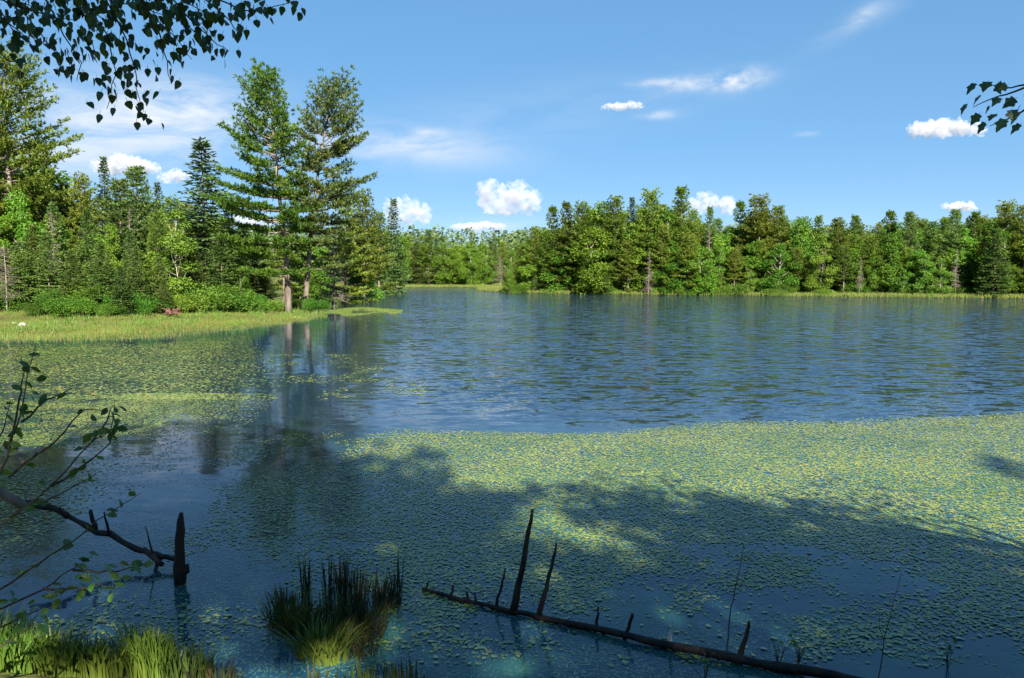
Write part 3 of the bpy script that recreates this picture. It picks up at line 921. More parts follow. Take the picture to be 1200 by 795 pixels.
o = link('far_wood', g.mesh('far_wood', M['farwood'], False))
o['kind'] = 'stuff'
o['label'] = 'distant wooded rise closing the head of the bay'

# ---------------------------------------------------------------- marsh grass along the shores (stuff)
def blades(P2, z, hmin, hmax, wd, mat, name, label, lean=0.25, seed=1):
    rs = np.random.default_rng(seed)
    n = len(P2)
    B = np.concatenate([P2, z[:, None]], 1)
    D = unit(np.stack([rs.normal(0, lean, n), rs.normal(0, lean, n), np.ones(n)], -1))
    gg = Geo()
    gg.rhombs(B, D, rs.uniform(hmin, hmax, n), wd, np.stack([rs.normal(0, 0.4, n), np.ones(n), np.zeros(n)], -1), 0.35)
    ob = link(name, gg.mesh(name, mat, False))
    ob['kind'], ob['label'] = 'stuff', label
    return ob


def polyw(pix):
    return np.array([gp(x, y)[:2] for x, y in pix])


def sample_poly(poly, n, seed):
    rs = np.random.default_rng(seed)
    lo, hi = poly.min(0), poly.max(0)
    Q = rs.uniform(lo, hi, (n, 2))
    return Q[sdf(Q[:, 0], Q[:, 1], poly) < 0]


def clear_spot(Q):
    """no grass on or right before the root, stones and driftwood"""
    ok = np.ones(len(Q), bool)
    for x, y, r in [(202, 374, 0.75), (106, 376, 0.75), (17, 381, 0.4), (26, 383, 0.5), (74, 376, 0.6)]:
        c = gp(x, y)
        ok &= ~((np.abs(Q[:, 0] - c.x) < r) & (Q[:, 1] - c.y < 0.8) & (Q[:, 1] - c.y > -3.2))
    return Q[ok]


marsh = polyw([(-60, 404), (0, 402), (120, 400), (200, 396), (260, 389), (300, 384), (350, 377), (385, 372), (380, 364), (340, 362), (280, 366), (210, 371), (120, 374), (40, 374), (-60, 372)])
Q = sample_poly(marsh, 90000, 4)
nz = fbm(Q[:, 0] / 3, Q[:, 1] / 5, 8, 3)
edge_ = np.clip(-sdf(Q[:, 0], Q[:, 1], marsh) / 3.5, 0, 1)
Q = Q[(nz * 0.9 + rng.random(len(Q)) * 0.3 > 0.50) & (rng.random(len(Q)) < 0.15 + 0.85 * edge_)]
Q = clear_spot(Q)
zz = np.maximum(ground_z(Q[:, 0], Q[:, 1]), -0.02)
blades(Q, zz, 0.04, 0.22, 0.030, M['marsh'], 'marsh_grass', 'yellow green marsh grass fringing the left bank', seed=2)
Q = sample_poly(marsh, 60000, 14)
tus = fbm(Q[:, 0] / 0.8, Q[:, 1] / 1.3, 28, 3)
bank_ = -sdf(Q[:, 0], Q[:, 1], marsh)
Q = clear_spot(Q[(tus > 0.62) & (rng.random(len(Q)) < np.where(ground_z(Q[:, 0], Q[:, 1]) > 0.02, 0.6, 0.15))])
blades(Q, np.maximum(ground_z(Q[:, 0], Q[:, 1]), -0.02), 0.15, 0.50, 0.032, M['bank_grass'], 'sedge_tussocks', 'taller darker sedge tussocks scattered along the left margin', seed=12)
spit = polyw([(375, 372), (420, 371), (470, 367), (472, 364), (430, 361), (372, 362)])
Q = sample_poly(spit, 26000, 5)
Q = Q[fbm(Q[:, 0] / 2.0, Q[:, 1] / 3, 18, 3) > 0.54]
blades(Q, np.full(len(Q), -0.01), 0.03, 0.14, 0.025, M['marsh'], 'water_sedge', 'thin green sedge growing in the water off the left point', seed=3)
# sedge fringe round the far and right shores
seg = LAKE[20:34]
PTS = []
for i in range(len(seg) - 1):
    a, b2 = seg[i], seg[i + 1]
    ln = np.linalg.norm(b2 - a)
    n = int(ln * 230)
    f = rng.random((n, 1))
    nrm = np.array([-(b2 - a)[1], (b2 - a)[0]]) / ln
    off = rng.uniform(-3.6, 1.4, (n, 1))
    PTS.append(a + f * (b2 - a) + nrm * off)
Q = np.vstack(PTS)
zz = np.maximum(ground_z(Q[:, 0], Q[:, 1]), -0.02)
blades(Q, zz, 0.25, 0.75, 0.07, M['marsh'], 'shore_sedge', 'band of yellow green sedge along the far shore', seed=6)

# ---------------------------------------------------------------- floating leaves
MAT_P = [(395, 528), (430, 508), (470, 503), (560, 500), (640, 504), (720, 505), (765, 498), (850, 493), (980, 492), (1100, 488), (1200, 480), (1400, 474), (1900, 800), (230, 800), (320, 720), (395, 640), (405, 585)]
LEFT_P = [(-200, 404), (0, 403), (200, 400), (290, 392), (330, 420), (345, 450), (310, 490), (250, 540), (170, 580), (60, 620), (-200, 640)]
MATW, LEFTW = polyw(MAT_P), polyw(LEFT_P)
rs = np.random.default_rng(21)


def cand(x0, x1, y0, y1, dens):
    n = int((x1 - x0) * (y1 - y0) * dens)
    return np.stack([rs.uniform(x0, x1, n), rs.uniform(y0, y1, n)], -1)


CA = np.vstack([cand(-13, 18, 4.9, 20, 1250), cand(-34, 0, 20, 45, 260)])
CA = CA[np.abs(CA[:, 0]) < 0.70 * CA[:, 1] + 3.2]
CA = CA[sdf(CA[:, 0], CA[:, 1]) < -0.05]
dm = -sdf(CA[:, 0], CA[:, 1], MATW)
dl = -sdf(CA[:, 0], CA[:, 1], LEFTW)
n_big = fbm(CA[:, 0] / 2.6, CA[:, 1] / 2.0, 31, 4)
n_mid = fbm(CA[:, 0] / 0.55, CA[:, 1] / 0.45, 47, 3)
n_str = fbm(CA[:, 0] / 4.5, CA[:, 1] / 1.1, 53, 4)
far = np.clip((CA[:, 1] - 7.5) / 3.0, 0, 1)
thr = 0.505 - 0.285 * far
pm = np.clip((dm + 0.35 * (n_str - 0.5) * 4) / 0.7, 0, 1) * np.clip((n_big * 0.40 + n_str * 0.25 + n_mid * 0.35 - thr + 0.05) / 0.10, 0.06, 1)
n_iso = fbm(CA[:, 0] / 3.4, CA[:, 1] / 2.6, 71, 4)
pl = np.clip(dl / 3.0, 0, 1) * np.clip((n_iso * 0.75 + n_mid * 0.25 - 0.20 + 0.16 * np.clip((CA[:, 1] - 24) / 8, -1, 1)) / 0.12, 0.02, 1) * 0.9
n_tuft = fbm(CA[:, 0] / 1.5, CA[:, 1] / 1.9, 91, 4)
scat = np.where((CA[:, 1] > 6) & (CA[:, 1] < 30) & (CA[:, 0] < -0.06 * CA[:, 1] - 1.0), np.clip((n_tuft - np.where(CA[:, 1] < 11, 0.50, 0.56)) / 0.10, 0, 1) * 0.4, 0)
keep = rs.random(len(CA)) < np.maximum(np.maximum(pm, pl), scat)
PA = CA[keep]
rad = 0.009 + 0.020 * rs.random(len(PA)) ** 1.4 * np.where(PA[:, 1] > 19, 2.3, 1.0)


def pad_shape(rx, ry, n=8, cup=0.003):
    a = np.arange(n) * 2 * np.pi / n + 0.2
    return np.stack([np.cos(a) * rx, np.sin(a) * ry, np.full(n, cup)], -1)


def pads_mesh(P2, rr, name, mat, n=5, seed=3):
    r2 = np.random.default_rng(seed)
    N = len(P2)
    a = np.arange(n) * 2 * np.pi / n
    ph = r2.uniform(0, 6.28, N)
    asp = r2.uniform(0.55, 0.85, N)
    cx, cy = np.cos(a)[None] * rr[:, None], np.sin(a)[None] * (rr * asp)[:, None]
    cx *= 1 + r2.normal(0, 0.06, cx.shape)
    X = cx * np.cos(ph)[:, None] - cy * np.sin(ph)[:, None]
    Y = cx * np.sin(ph)[:, None] + cy * np.cos(ph)[:, None]
    tx, ty = r2.normal(0, 0.05, N), r2.normal(0, 0.05, N)
    z0 = r2.uniform(0.003, 0.008, N)
    Z = z0[:, None] + X * tx[:, None] + Y * ty[:, None] + 0.002
    Z = np.maximum(Z, 0.003)
    V = np.zeros((N, n + 1, 3))
    V[:, :n, 0], V[:, :n, 1], V[:, :n, 2] = P2[:, :1] + X, P2[:, 1:] + Y, Z
    V[:, n, 0], V[:, n, 1], V[:, n, 2] = P2[:, 0], P2[:, 1], z0
    base = (np.arange(N) * (n + 1))[:, None]
    T = np.concatenate([np.stack([np.full((N, 1), n) + base, base + k, base + (k + 1) % n], -1).reshape(-1, 3) for k in range(n)])
    gg = Geo()
    gg.add(V.reshape(-1, 3), None, T)
    return gg.mesh(name, mat, True)


# the 300 that show largest are objects of their own
px, py, dep = project(np.concatenate([PA, np.zeros((len(PA), 1))], 1))
size = np.where((px > 5) & (px < 1195) & (py > 480) & (py < 792), rad / dep, 0)
order = np.argsort(-size)
near, rest = order[:300], order[300:]
o = link('floating_leaves', pads_mesh(PA[rest], rad[rest], 'floating_leaves', M['pad']))
o['kind'], o['label'] = 'stuff', 'mat of small oval floating leaves spread over the near water'
variants = [pads_mesh(np.zeros((1, 2)), np.array([0.030]), 'floating_leaf', M['pad_one'], 9, 100 + i) for i in range(6)]
for i, k in enumerate(near):
    p = link('floating_leaf', variants[i % 6], None, (PA[k, 0], PA[k, 1], 0.002 * (i % 3)))
    p.rotation_euler = (0, 0, rnd.uniform(0, 6.28))
    p.scale = (rad[k] / 0.030,) * 2 + (1.0,)
    tag(p, 'small oval floating leaf on the shaded water close to the bank', 'floating leaf', 'floating leaves nearest the bank')

# thin floating weed lying on the surface between the leaves
M['weed'] = leaf_mat('floating_weed', (0.035, 0.100, 0.065), (0.090, 0.180, 0.110), 0.05, 1.0, 0.3, 0.0, 0.5, wet=0.4)
WD = np.stack([rs.uniform(-9, 11, 260000), rs.uniform(4.9, 13, 260000)], -1)
WD = WD[(np.abs(WD[:, 0]) < 0.70 * WD[:, 1] + 2.5) & (sdf(WD[:, 0], WD[:, 1]) < -0.05)]
nw_ = fbm(WD[:, 0] / 1.6, WD[:, 1] / 0.9, 63, 5)
WD = WD[rs.random(len(WD)) < np.clip((nw_ - 0.43) / 0.16, 0.02, 1) * 0.75]
n = len(WD)
a_ = rs.uniform(0, 6.28, n)
gg = Geo()
gg.rhombs(np.concatenate([WD, rs.uniform(0.0012, 0.003, (n, 1))], 1), np.stack([np.cos(a_), np.sin(a_), np.zeros(n)], -1), rs.uniform(0.02, 0.07, n), rs.uniform(0.006, 0.016, n), np.tile([0, 0, 1.0], (n, 1)))
o = link('floating_weed', gg.mesh('floating_weed', M['weed'], False))
o['kind'], o['label'] = 'stuff', 'fine floating weed between the leaves on the near water'

# ---------------------------------------------------------------- near wood: sunken trunks, snags
def stick(name, label, pts, radii, mat, cat='dead branch', sides=9):
    o_ = thing(name, label, cat, tuple(pts[0]))
    gg = Geo()
    gg.tube([Vector(p) - Vector(pts[0]) for p in pts], radii, sides)
    link('stem', gg.mesh('stem', M[mat]), o_)
    return o_


def limb(parent, name, pts, radii, mat, sides=7):
    gg = Geo()
    gg.tube([Vector(p) - parent.location for p in pts], radii, sides)
    return link(name, gg.mesh(name, M[mat]), parent)


def wob(pts, amp, n=4, seed=0):
    """subdivide a polyline and roughen it"""
    r_ = random.Random(seed)
    out = []
    for a, b_ in zip(pts[:-1], pts[1:]):
        for k in range(n):
            f = k / n
            q = Vector(a).lerp(Vector(b_), f)
            if out:
                q = q + Vector((r_.uniform(-amp, amp), r_.uniform(-amp, amp), r_.uniform(-amp, amp)))
            out.append(q)
    out.append(Vector(pts[-1]))
    return out


def taper(n, a, b_, rough=0.0, seed=0):
    r_ = random.Random(seed)
    return [(a + (b_ - a) * i / (n - 1)) * (1 + r_.uniform(-rough, rough)) for i in range(n)]


# long sunken log with stubs
LOGPX = [(495, 690), (540, 703), (600, 716), (680, 733), (760, 752), (860, 772), (975, 792), (1060, 812)]
lp = [gp(x, y, 0.02 + 0.004 * i) for i, (x, y) in enumerate(LOGPX)]
log = thing('sunken_log', 'long dark log lying in the water with a row of broken stubs', 'log', tuple(lp[0]))
L_ = wob(lp, 0.008, 4, 2)
gg = Geo()
gg.tube([q - log.location for q in L_], taper(len(L_), 0.016, 0.042, 0.16, 3), 10)
link('log_trunk', gg.mesh('log_trunk', M['wet_wood']), log)


def on_log(x):
    xs = [a for a, b_ in LOGPX]
    y = float(np.interp(x, xs, [b_ for a, b_ in LOGPX]))
    return gp(x, y, 0.03)


STUBS = [(600, 624, 597, 0.036, 0.014, 'tall upright stub, longest on the log'), (630, 652, 636, 0.026, 0.009, 'second upright stub with a broken pale patch'), (579, 592, 666, 0.017, 0.006, 'short thin stub left of the tall one'),
         (697, 701, 711, 0.016, 0.007, None), (731, 741, 719, 0.018, 0.012, None), (782, 788, 726, 0.022, 0.007, 'pale splintered short stub'), (864, 878, 728, 0.028, 0.010, 'forked stub with pale broken top'),
         (527, 531, 686, 0.016, 0.010, None), (546, 547, 694, 0.016, 0.012, None), (555, 556, 695, 0.012, 0.008, None), (497, 502, 680, 0.012, 0.005, None), (706, 707, 737, 0.02, 0.016, None)]
for i, (x0, x1, y1, r0, r1, lab) in enumerate(STUBS):
    b_ = on_log(x0)
    tpt = at(x1, y1, b_.y + 0.02)
    pts = wob([b_ - Vector((0, 0, 0.05)), b_.lerp(tpt, 0.55) + Vector((0.012, 0, 0)), tpt], 0.006, 4, i)
    o_ = limb(log, 'stub', pts, taper(len(pts), r0, r1, 0.12, i), 'white_wood' if i == 5 else 'wet_wood')
    if lab:
        o_['label'] = lab

# fallen branch at left with the upright stump
bl = thing('fallen_branch', 'dead branch angling down into the water from the left bank', 'dead branch', tuple(at(30, 590, 8.3)))
pts = wob([at(30, 590, 8.3), at(75, 603, 8.3), at(115, 622, 8.25), at(160, 640, 8.1), at(188, 654, 8.0), at(206, 655, 7.95)], 0.026, 3, 5)
gg = Geo()
gg.tube([q - bl.location for q in pts], taper(len(pts), 0.034, 0.026, 0.28, 6), 9)
link('branch_trunk', gg.mesh('branch_trunk', M['wet_wood']), bl)
for i, (a, b_, r0, r1) in enumerate([((186, 655, 8.0), (174, 690, 7.75), 0.022, 0.010), ((180, 652, 8.0), (170, 616, 8.0), 0.012, 0.004), ((78, 604, 8.3), (68, 596, 8.25), 0.034, 0.024), ((112, 622, 8.25), (106, 598, 8.2), 0.030, 0.018),
                                     ((128, 628, 8.2), (122, 600, 8.1), 0.02, 0.008), ((168, 644, 8.05), (190, 662, 7.9), 0.03, 0.024)]):
    pp = wob([at(*a), at(*b_)], 0.006, 4, 20 + i)
    limb(bl, 'twig', pp, taper(len(pp), r0, r1, 0.15, i), 'wet_wood')
c0 = gp(211, 684, -0.15)
st = thing('dead_stump', 'dark upright stump standing in the water where the fallen branch ends', 'stump', tuple(c0))
c1, c2 = gp(211, 684, 0.0), at(212.5, 601, gp(211, 684).y)
pts = wob([c0, c1, c1.lerp(c2, 0.5) + Vector((-0.012, 0, 0)), c2], 0.006, 4, 9)
gg = Geo()
rr = [0.058, 0.058, 0.060, 0.058, 0.056, 0.064, 0.060, 0.050, 0.046, 0.046, 0.044, 0.036, 0.018]
gg.tube([q - st.location for q in pts], rr, 10)
link('stump_wood', gg.mesh('stump_wood', M['wet_wood']), st)
limb(st, 'knot', [c1 + Vector((0.02, 0, 0.10)), c1 + Vector((0.07, -0.01, 0.13)), c1 + Vector((0.085, -0.01, 0.20))], [0.04, 0.035, 0.012], 'wet_wood')

# white birch log at the left edge
p0, p1, p2 = at(-60, 545, 7.2), at(2, 578, 7.3), at(30, 594, 7.4)
bw = thing('birch_log', 'pale birch log poking in from the left edge above the water', 'log', tuple(p0))
pts = wob([p0, p1, p2], 0.008, 4, 14)
gg = Geo()
gg.tube([q - bw.location for q in pts], taper(len(pts), 0.055, 0.038, 0.08, 4), 10)
link('log_trunk', gg.mesh('log_trunk', M['spruce_bark']), bw)

# upturned red root and bleached logs on the left shore
b = gp(202, 375, 0.15)
rt = thing('upturned_root', 'red brown upturned root mass on the left shore', 'tree root', (b.x, b.y, gz(b.x, b.y)))
gg = Geo()
r_ = random.Random(8)
for i in range(26):
    a = r_.uniform(0, 6.28)
    q = Vector((math.cos(a), 0.5 * math.sin(a), r_.uniform(-0.1, 1.0))) * r_.uniform(0.35, 0.68)
    gg.tube([(0, 0, 0.25), Vector((0, 0, 0.25)) + q * 0.6 + Vector((0, 0, 0.05)), Vector((0, 0, 0.25)) + q], [0.09, 0.05, 0.015], 6)
link('roots', gg.mesh('roots', M['red_root']), rt)
for i, (x0, y0, x1, y1, lab) in enumerate([(94, 376, 118, 375, 'bleached white log lying before the green shrubs on the left shore'), (14, 381, 20, 379, 'small white rock on the left marsh'), (22, 382, 29, 381, 'larger white rock on the left marsh, right of the small one'),
                                           (64, 376, 84, 373, 'greyish driftwood pole left of the bleached log')]):
    a, b_ = gp(x0, y0, 0.22), gp(x1, y1, 0.22)
    if 'rock' in lab:
        c = (a + b_) / 2
        bm = bmesh.new()
        bmesh.ops.create_icosphere(bm, subdivisions=2, radius=0.17 if i == 1 else 0.23)
        for v_ in bm.verts:
            v_.co *= 1 + 0.35 * (vnoise(np.array([v_.co.x * 7 + i * 9]), np.array([v_.co.y * 7 + v_.co.z * 5]), 4)[0] - 0.5)
            v_.co.z *= 0.7
        me = bpy.data.meshes.new('rock')
        bm.to_mesh(me)
        bm.free()
        me.materials.append(M['stone'])
        o_ = link('rock', me, None, (c.x, c.y, c.z))
        tag(o_, lab, 'rock')
    else:
        gg = Geo()
        pts = wob([a, (a + b_) / 2 + Vector((0, 0.05, 0.03)), b_], 0.015, 3, i)
        gg.tube([q - a for q in pts], taper(len(pts), 0.085 if i == 0 else 0.05, 0.06 if i == 0 else 0.03, 0.1, i), 8)
        o_ = link('driftwood', gg.mesh('driftwood', M['white_wood'] if i == 0 else M['grey_bark']), None, tuple(a))
        tag(o_, lab, 'driftwood')


# ---------------------------------------------------------------- sedge clumps and bank grass
def clump(name, label, spots, loc, cat='sedge'):
    """spots: (px, py of base, height px, radius m, number, material, lean)"""
    e_ = thing(name, label, cat, tuple(loc))
    for i, (x, y, hp, rad_, n, mat, lean) in enumerate(spots):
        r2 = np.random.default_rng(300 + i + int(x))
        c = gp(x, y)
        H_ = hp * c.y / FPX
        a = r2.uniform(0, 6.28, n)
        q = rad_ * np.sqrt(r2.random(n))
        B0 = np.stack([c.x + np.cos(a) * q, c.y + np.sin(a) * q * 0.7, np.zeros(n)], -1)
        B0[:, 2] = np.maximum(ground_z(B0[:, 0], B0[:, 1]), -0.03)
        gg = Geo()
        out = np.stack([np.cos(a), np.sin(a), np.zeros(n)], -1) * (q / rad_)[:, None] * lean + r2.normal(0, lean * 0.6, (n, 3)) * np.array([1, 1, 0])
        hh = H_ * r2.uniform(0.55, 1.05, n)
        wd = r2.uniform(0.005, 0.010, n)
        sd = unit(np.stack([np.cos(a + 1.3), np.sin(a + 1.3), np.zeros(n)], -1))
        V = np.zeros((n, 7, 3))
        for k, f in enumerate((0.0, 0.4, 0.75)):
            ctr = B0 + out * (hh * f ** 1.8)[:, None] + np.array([0, 0, 1.0]) * (hh * (f - 0.12 * lean * f * f))[:, None]
            ww = wd * (1 - 0.45 * f)
            V[:, 2 * k] = ctr - sd * ww[:, None]
            V[:, 2 * k + 1] = ctr + sd * ww[:, None]
        V[:, 6] = B0 + out * hh[:, None] + np.array([0, 0, 1.0]) * (hh * (1 - 0.12 * lean))[:, None]
        b7 = (np.arange(n) * 7)[:, None]
        Qd = np.concatenate([b7 + np.array([0, 1, 3, 2]), b7 + np.array([2, 3, 5, 4])])
        gg.add(V.reshape(-1, 3) - np.array(e_.location), Qd, b7 + np.array([4, 5, 6]))
        ob = link('blades', gg.mesh('blades', M[mat], True), e_)
        ob['kind'] = 'stuff'
    return e_


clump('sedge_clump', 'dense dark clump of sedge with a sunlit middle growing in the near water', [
    (345, 738, 52, 0.22, 190, 'sedge', 0.38), (395, 748, 50, 0.28, 260, 'sedge', 0.42), (380, 772, 48, 0.20, 230, 'bank_grass', 0.50), (425, 742, 55, 0.22, 170, 'sedge_dark', 0.30), (408, 765, 40, 0.25, 150, 'sedge_dark', 0.5),  # middle blades take a brighter green that carries the sunlight
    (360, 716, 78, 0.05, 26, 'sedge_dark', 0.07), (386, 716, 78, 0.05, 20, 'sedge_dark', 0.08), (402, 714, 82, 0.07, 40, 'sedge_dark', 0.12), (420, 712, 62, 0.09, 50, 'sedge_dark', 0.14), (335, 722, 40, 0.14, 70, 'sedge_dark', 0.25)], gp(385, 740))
clump('sedge_clump', 'smaller sparse dark sedge tuft touching the right side of the dense clump', [(452, 712, 50, 0.15, 70, 'sedge_dark', 0.18), (466, 708, 72, 0.05, 14, 'sedge_dark', 0.15)], gp(455, 705))
clump('reed_tuft', 'thin dark reeds sticking up at the bottom edge below the sedge clump', [(430, 806, 36, 0.22, 60, 'sedge', 0.12), (480, 808, 42, 0.18, 55, 'sedge', 0.12), (370, 806, 26, 0.25, 60, 'sedge_dark', 0.2)], gp(430, 800))
clump('grass_tuft', 'sunlit grass tuft on the near bank, tallest at the bottom left', [(170, 800, 64, 0.16, 260, 'bank_grass', 0.30), (185, 806, 70, 0.12, 160, 'bank_grass', 0.22)], gp(175, 795), 'grass tuft')
clump('grass_tuft', 'dark grass tuft on the near bank right of the sunlit one', [(215, 806, 55, 0.20, 200, 'sedge', 0.25), (250, 812, 40, 0.2, 120, 'sedge_dark', 0.25)], gp(225, 800), 'grass tuft')
clump('grass_tuft', 'broad bright grass tuft in the bottom left corner of the bank', [(20, 806, 58, 0.30, 420, 'bank_grass', 0.38), (70, 808, 50, 0.24, 320, 'bank_grass', 0.38), (-20, 800, 70, 0.3, 300, 'bank_grass', 0.3)], gp(30, 795), 'grass tuft')
clump('grass_tuft', 'short bright grass tuft between the corner tuft and the tallest tuft', [(115, 806, 44, 0.2, 260, 'bank_grass', 0.3)], gp(115, 800), 'grass tuft')


# ---------------------------------------------------------------- leaves built one by one
def leaf_mesh(name, mat, L=0.055, Wd=0.042, teeth=9, kind='birch', seed=0, fold=0.18):
    """a single leaf: toothed outline, folded along the midrib, with a stalk"""
    r2 = random.Random(seed)
    n = teeth
    bm = bmesh.new()
    mid = []
    left, right = [], []
    for i in range(n + 1):
        f = i / n
        if kind == 'birch':
            wv = Wd * 0.5 * (math.sin(math.pi * min(1, f * 1.0) ** 0.62) ** 0.9) if 0 < f < 1 else 0.0
        elif kind == 'maple':
            wv = Wd * 0.5 * float(np.interp(f, [0, 0.06, 0.14, 0.22, 0.30, 0.46, 0.58, 0.66, 0.74, 1.0], [0, 0.62, 0.78, 0.60, 0.72, 1.0, 0.66, 0.36, 0.40, 0.0]))
        else:
            wv = Wd * 0.5 * math.sin(math.pi * f) ** 0.75 if 0 < f < 1 else 0.0
        tooth = 1 + (0.10 if i % 2 else -0.06)
        droop = -0.18 * L * f * f
        mid.append(bm.verts.new((0, f * L, droop)))
        left.append(bm.verts.new((-wv * tooth, f * L - 0.06 * wv, droop + fold * wv)))
        right.append(bm.verts.new((wv * tooth * r2.uniform(0.9, 1.1), f * L - 0.06 * wv, droop + fold * wv)))
    for i in range(n):
        for a, b_ in ((left, mid), (mid, right)):
            try:
                bm.faces.new((a[i], b_[i], b_[i + 1], a[i + 1]))
            except ValueError:
                pass
    # stalk
    s = [bm.verts.new(p) for p in ((-0.0012, 0.002, 0), (0.0012, 0.002, 0), (0.0010, -0.018, 0.002), (-0.0010, -0.018, 0.002))]
    bm.faces.new(s)
    bmesh.ops.remove_doubles(bm, verts=bm.verts, dist=1e-5)
    me = bpy.data.meshes.new(name)
    bm.to_mesh(me)
    bm.free()
    me.materials.append(M[mat])
    return me


BIRCH = [leaf_mesh('leaf', 'near_leaf', rnd.uniform(0.042, 0.055), rnd.uniform(0.034, 0.043), 9, 'birch', i) for i in range(5)]
MAPLE = [leaf_mesh('leaf', 'near_leaf', rnd.uniform(0.085, 0.105), rnd.uniform(0.085, 0.10), 14, 'maple', i) for i in range(4)]
ALDER = [leaf_mesh('leaf', 'alder_leaf', rnd.uniform(0.060, 0.080), rnd.uniform(0.034, 0.044), 9, 'oval', i) for i in range(4)]


def put_leaf(parent, meshes, p, hang, size=1.0, r_=rnd):
    """leaf hanging from p, tip towards the direction hang"""
    o_ = link('leaf', r_.choice(meshes), parent)
    d = Vector(hang).normalized()
    q = d.to_track_quat('Y', 'Z') @ Matrix.Rotation(r_.uniform(-1.3, 1.3), 4, 'Y').to_quaternion()
    o_.rotation_mode = 'QUATERNION'
    o_.rotation_quaternion = q
    o_.location = Vector(p) - parent.location if parent.type == 'EMPTY' else Vector(p)
    s = size * r_.uniform(0.8, 1.15)
    o_.scale = (s, s, s)
    return o_


def bough_leaves(root, twigs, dist_fn, meshes, step, size, sd, bark='twig', r0=0.006):
    """twigs: pixel polylines; each becomes a thin stem with leaves hanging off it"""
    r_ = random.Random(sd)
    gg = Geo()
    spots = []
    for i, (tw, dd) in enumerate(twigs):
        pts3 = wob([at(x, y, dist_fn + dd + 0.05 * k) for k, (x, y) in enumerate(tw)], 0.008, 3, sd + i)
        gg.tube([q - root.location for q in pts3], taper(len(pts3), r0, 0.0018), 5)
        for a, b_ in zip(pts3[:-1], pts3[1:]):
            ln = (b_ - a).length
            for k in range(max(1, int(ln / step + r_.random()))):
                spots.append(a.lerp(b_, r_.random()))
    bo = link('bough', gg.mesh('bough', M[bark]), root)
    return bo, spots


# birch over the left: trunk stands on the bank left of the camera, a leafy bough hangs into the view
tb = Vector((-5.6, 3.2, gz(-5.6, 3.2) - 0.1))
birch = thing('birch_tree', 'birch whose leafy bough hangs dark across the upper left of the view', 'birch tree', tuple(tb))
gg = Geo()
C = [Vector((0, 0, 0)), Vector((0.1, 0.05, 1.6)), Vector((0.25, 0.1, 3.4)), Vector((0.2, 0.0, 5.6)), Vector((0.3, -0.1, 8.5))]
gg.tube(wob(C, 0.02, 3, 3), taper(13, 0.17, 0.03), 10)
gg.tube(wob([C[2], Vector((1.1, 0.6, 3.75)), at(-40, -70, 4.3) - tb], 0.02, 3, 4), taper(7, 0.05, 0.02), 7)
gg.tube(wob([C[2], Vector((1.5, 0.7, 4.0)), at(60, -60, 4.4) - tb, at(190, -50, 4.5) - tb], 0.02, 3, 5), taper(10, 0.045, 0.012), 7)
link('trunk', gg.mesh('trunk', M['birch_bark']), birch)
TW = [([(-40, -70), (10, -10), (40, 30), (62, 60), (75, 85)], 0.0), ([(10, -60), (50, -5), (75, 40), (95, 75), (90, 95)], 0.15), ([(60, -60), (95, -10), (125, 40), (135, 85), (125, 128)], -0.1),
      ([(90, -60), (125, 0), (150, 50), (160, 90), (165, 135)], 0.1), ([(125, -60), (160, -5), (185, 30), (195, 70), (200, 95)], -0.05), ([(160, -55), (195, -8), (225, 25), (250, 48), (268, 60)], 0.1),
      ([(190, -50), (235, -8), (280, 12), (310, 12), (345, 2)], 0.0), ([(-70, -40), (-20, 10), (20, 35), (40, 55)], 0.2), ([(-60, -60), (-10, 0), (10, 25), (25, 45)], 0.1), ([(20, -60), (70, -10), (110, 15), (130, 30)], 0.25),
      ([(130, -60), (180, -20), (220, 5), (245, 20)], 0.2), ([(-70, -70), (-20, -20), (10, -5), (50, 15)], 0.3), ([(100, -60), (140, -15), (175, 15), (205, 45), (225, 70)], 0.3), ([(60, -60), (85, -5), (105, 30), (112, 70)], 0.25),
      ([(-60, -10), (-20, 40), (10, 72), (30, 70)], 0.15), ([(-40, -30), (10, 5), (60, 20), (90, 25)], -0.2), ([(60, -30), (110, -5), (150, 5), (200, 20)], -0.1), ([(150, -40), (190, 10), (230, 40), (240, 52)], 0.2), ([(180, -40), (240, 0), (270, 25), (282, 42)], 0.15)]
bo, spots = bough_leaves(birch, TW, 4.3, BIRCH, 0.012, 1.0, 40)
r_ = random.Random(5)
r_.shuffle(spots)
more = Geo()
n_leaf = 0
for p in spots:
    p = Vector(p) + Vector((r_.gauss(0, 0.045), r_.gauss(0, 0.06), r_.gauss(0, 0.035)))
    qx, qy, _ = project(np.array([tuple(p)]))
    seen = qx[0] > -14 and qy[0] > -16
    hang = (r_.gauss(0.1, 0.5), r_.gauss(0, 0.5), -1.0)
    if seen and n_leaf < 298:
        put_leaf(bo, BIRCH, p - birch.location, hang, 1.0, r_)
        n_leaf += 1
    else:                                     # past the limit: joined into one part
        me = r_.choice(BIRCH)
        q = Vector(hang).normalized().to_track_quat('Y', 'Z') @ Matrix.Rotation(r_.uniform(-1.3, 1.3), 4, 'Y').to_quaternion()
        for f in me.polygons:
            vs = [q @ me.vertices[v_].co + p - birch.location for v_ in f.vertices]
            more.add(vs, [(0, 1, 2, 3)] if len(vs) == 4 else None, [(0, 1, 2)] if len(vs) == 3 else None)
ob = link('leaves', more.mesh('leaves', M['near_leaf'], False), birch)
ob['kind'] = 'stuff'

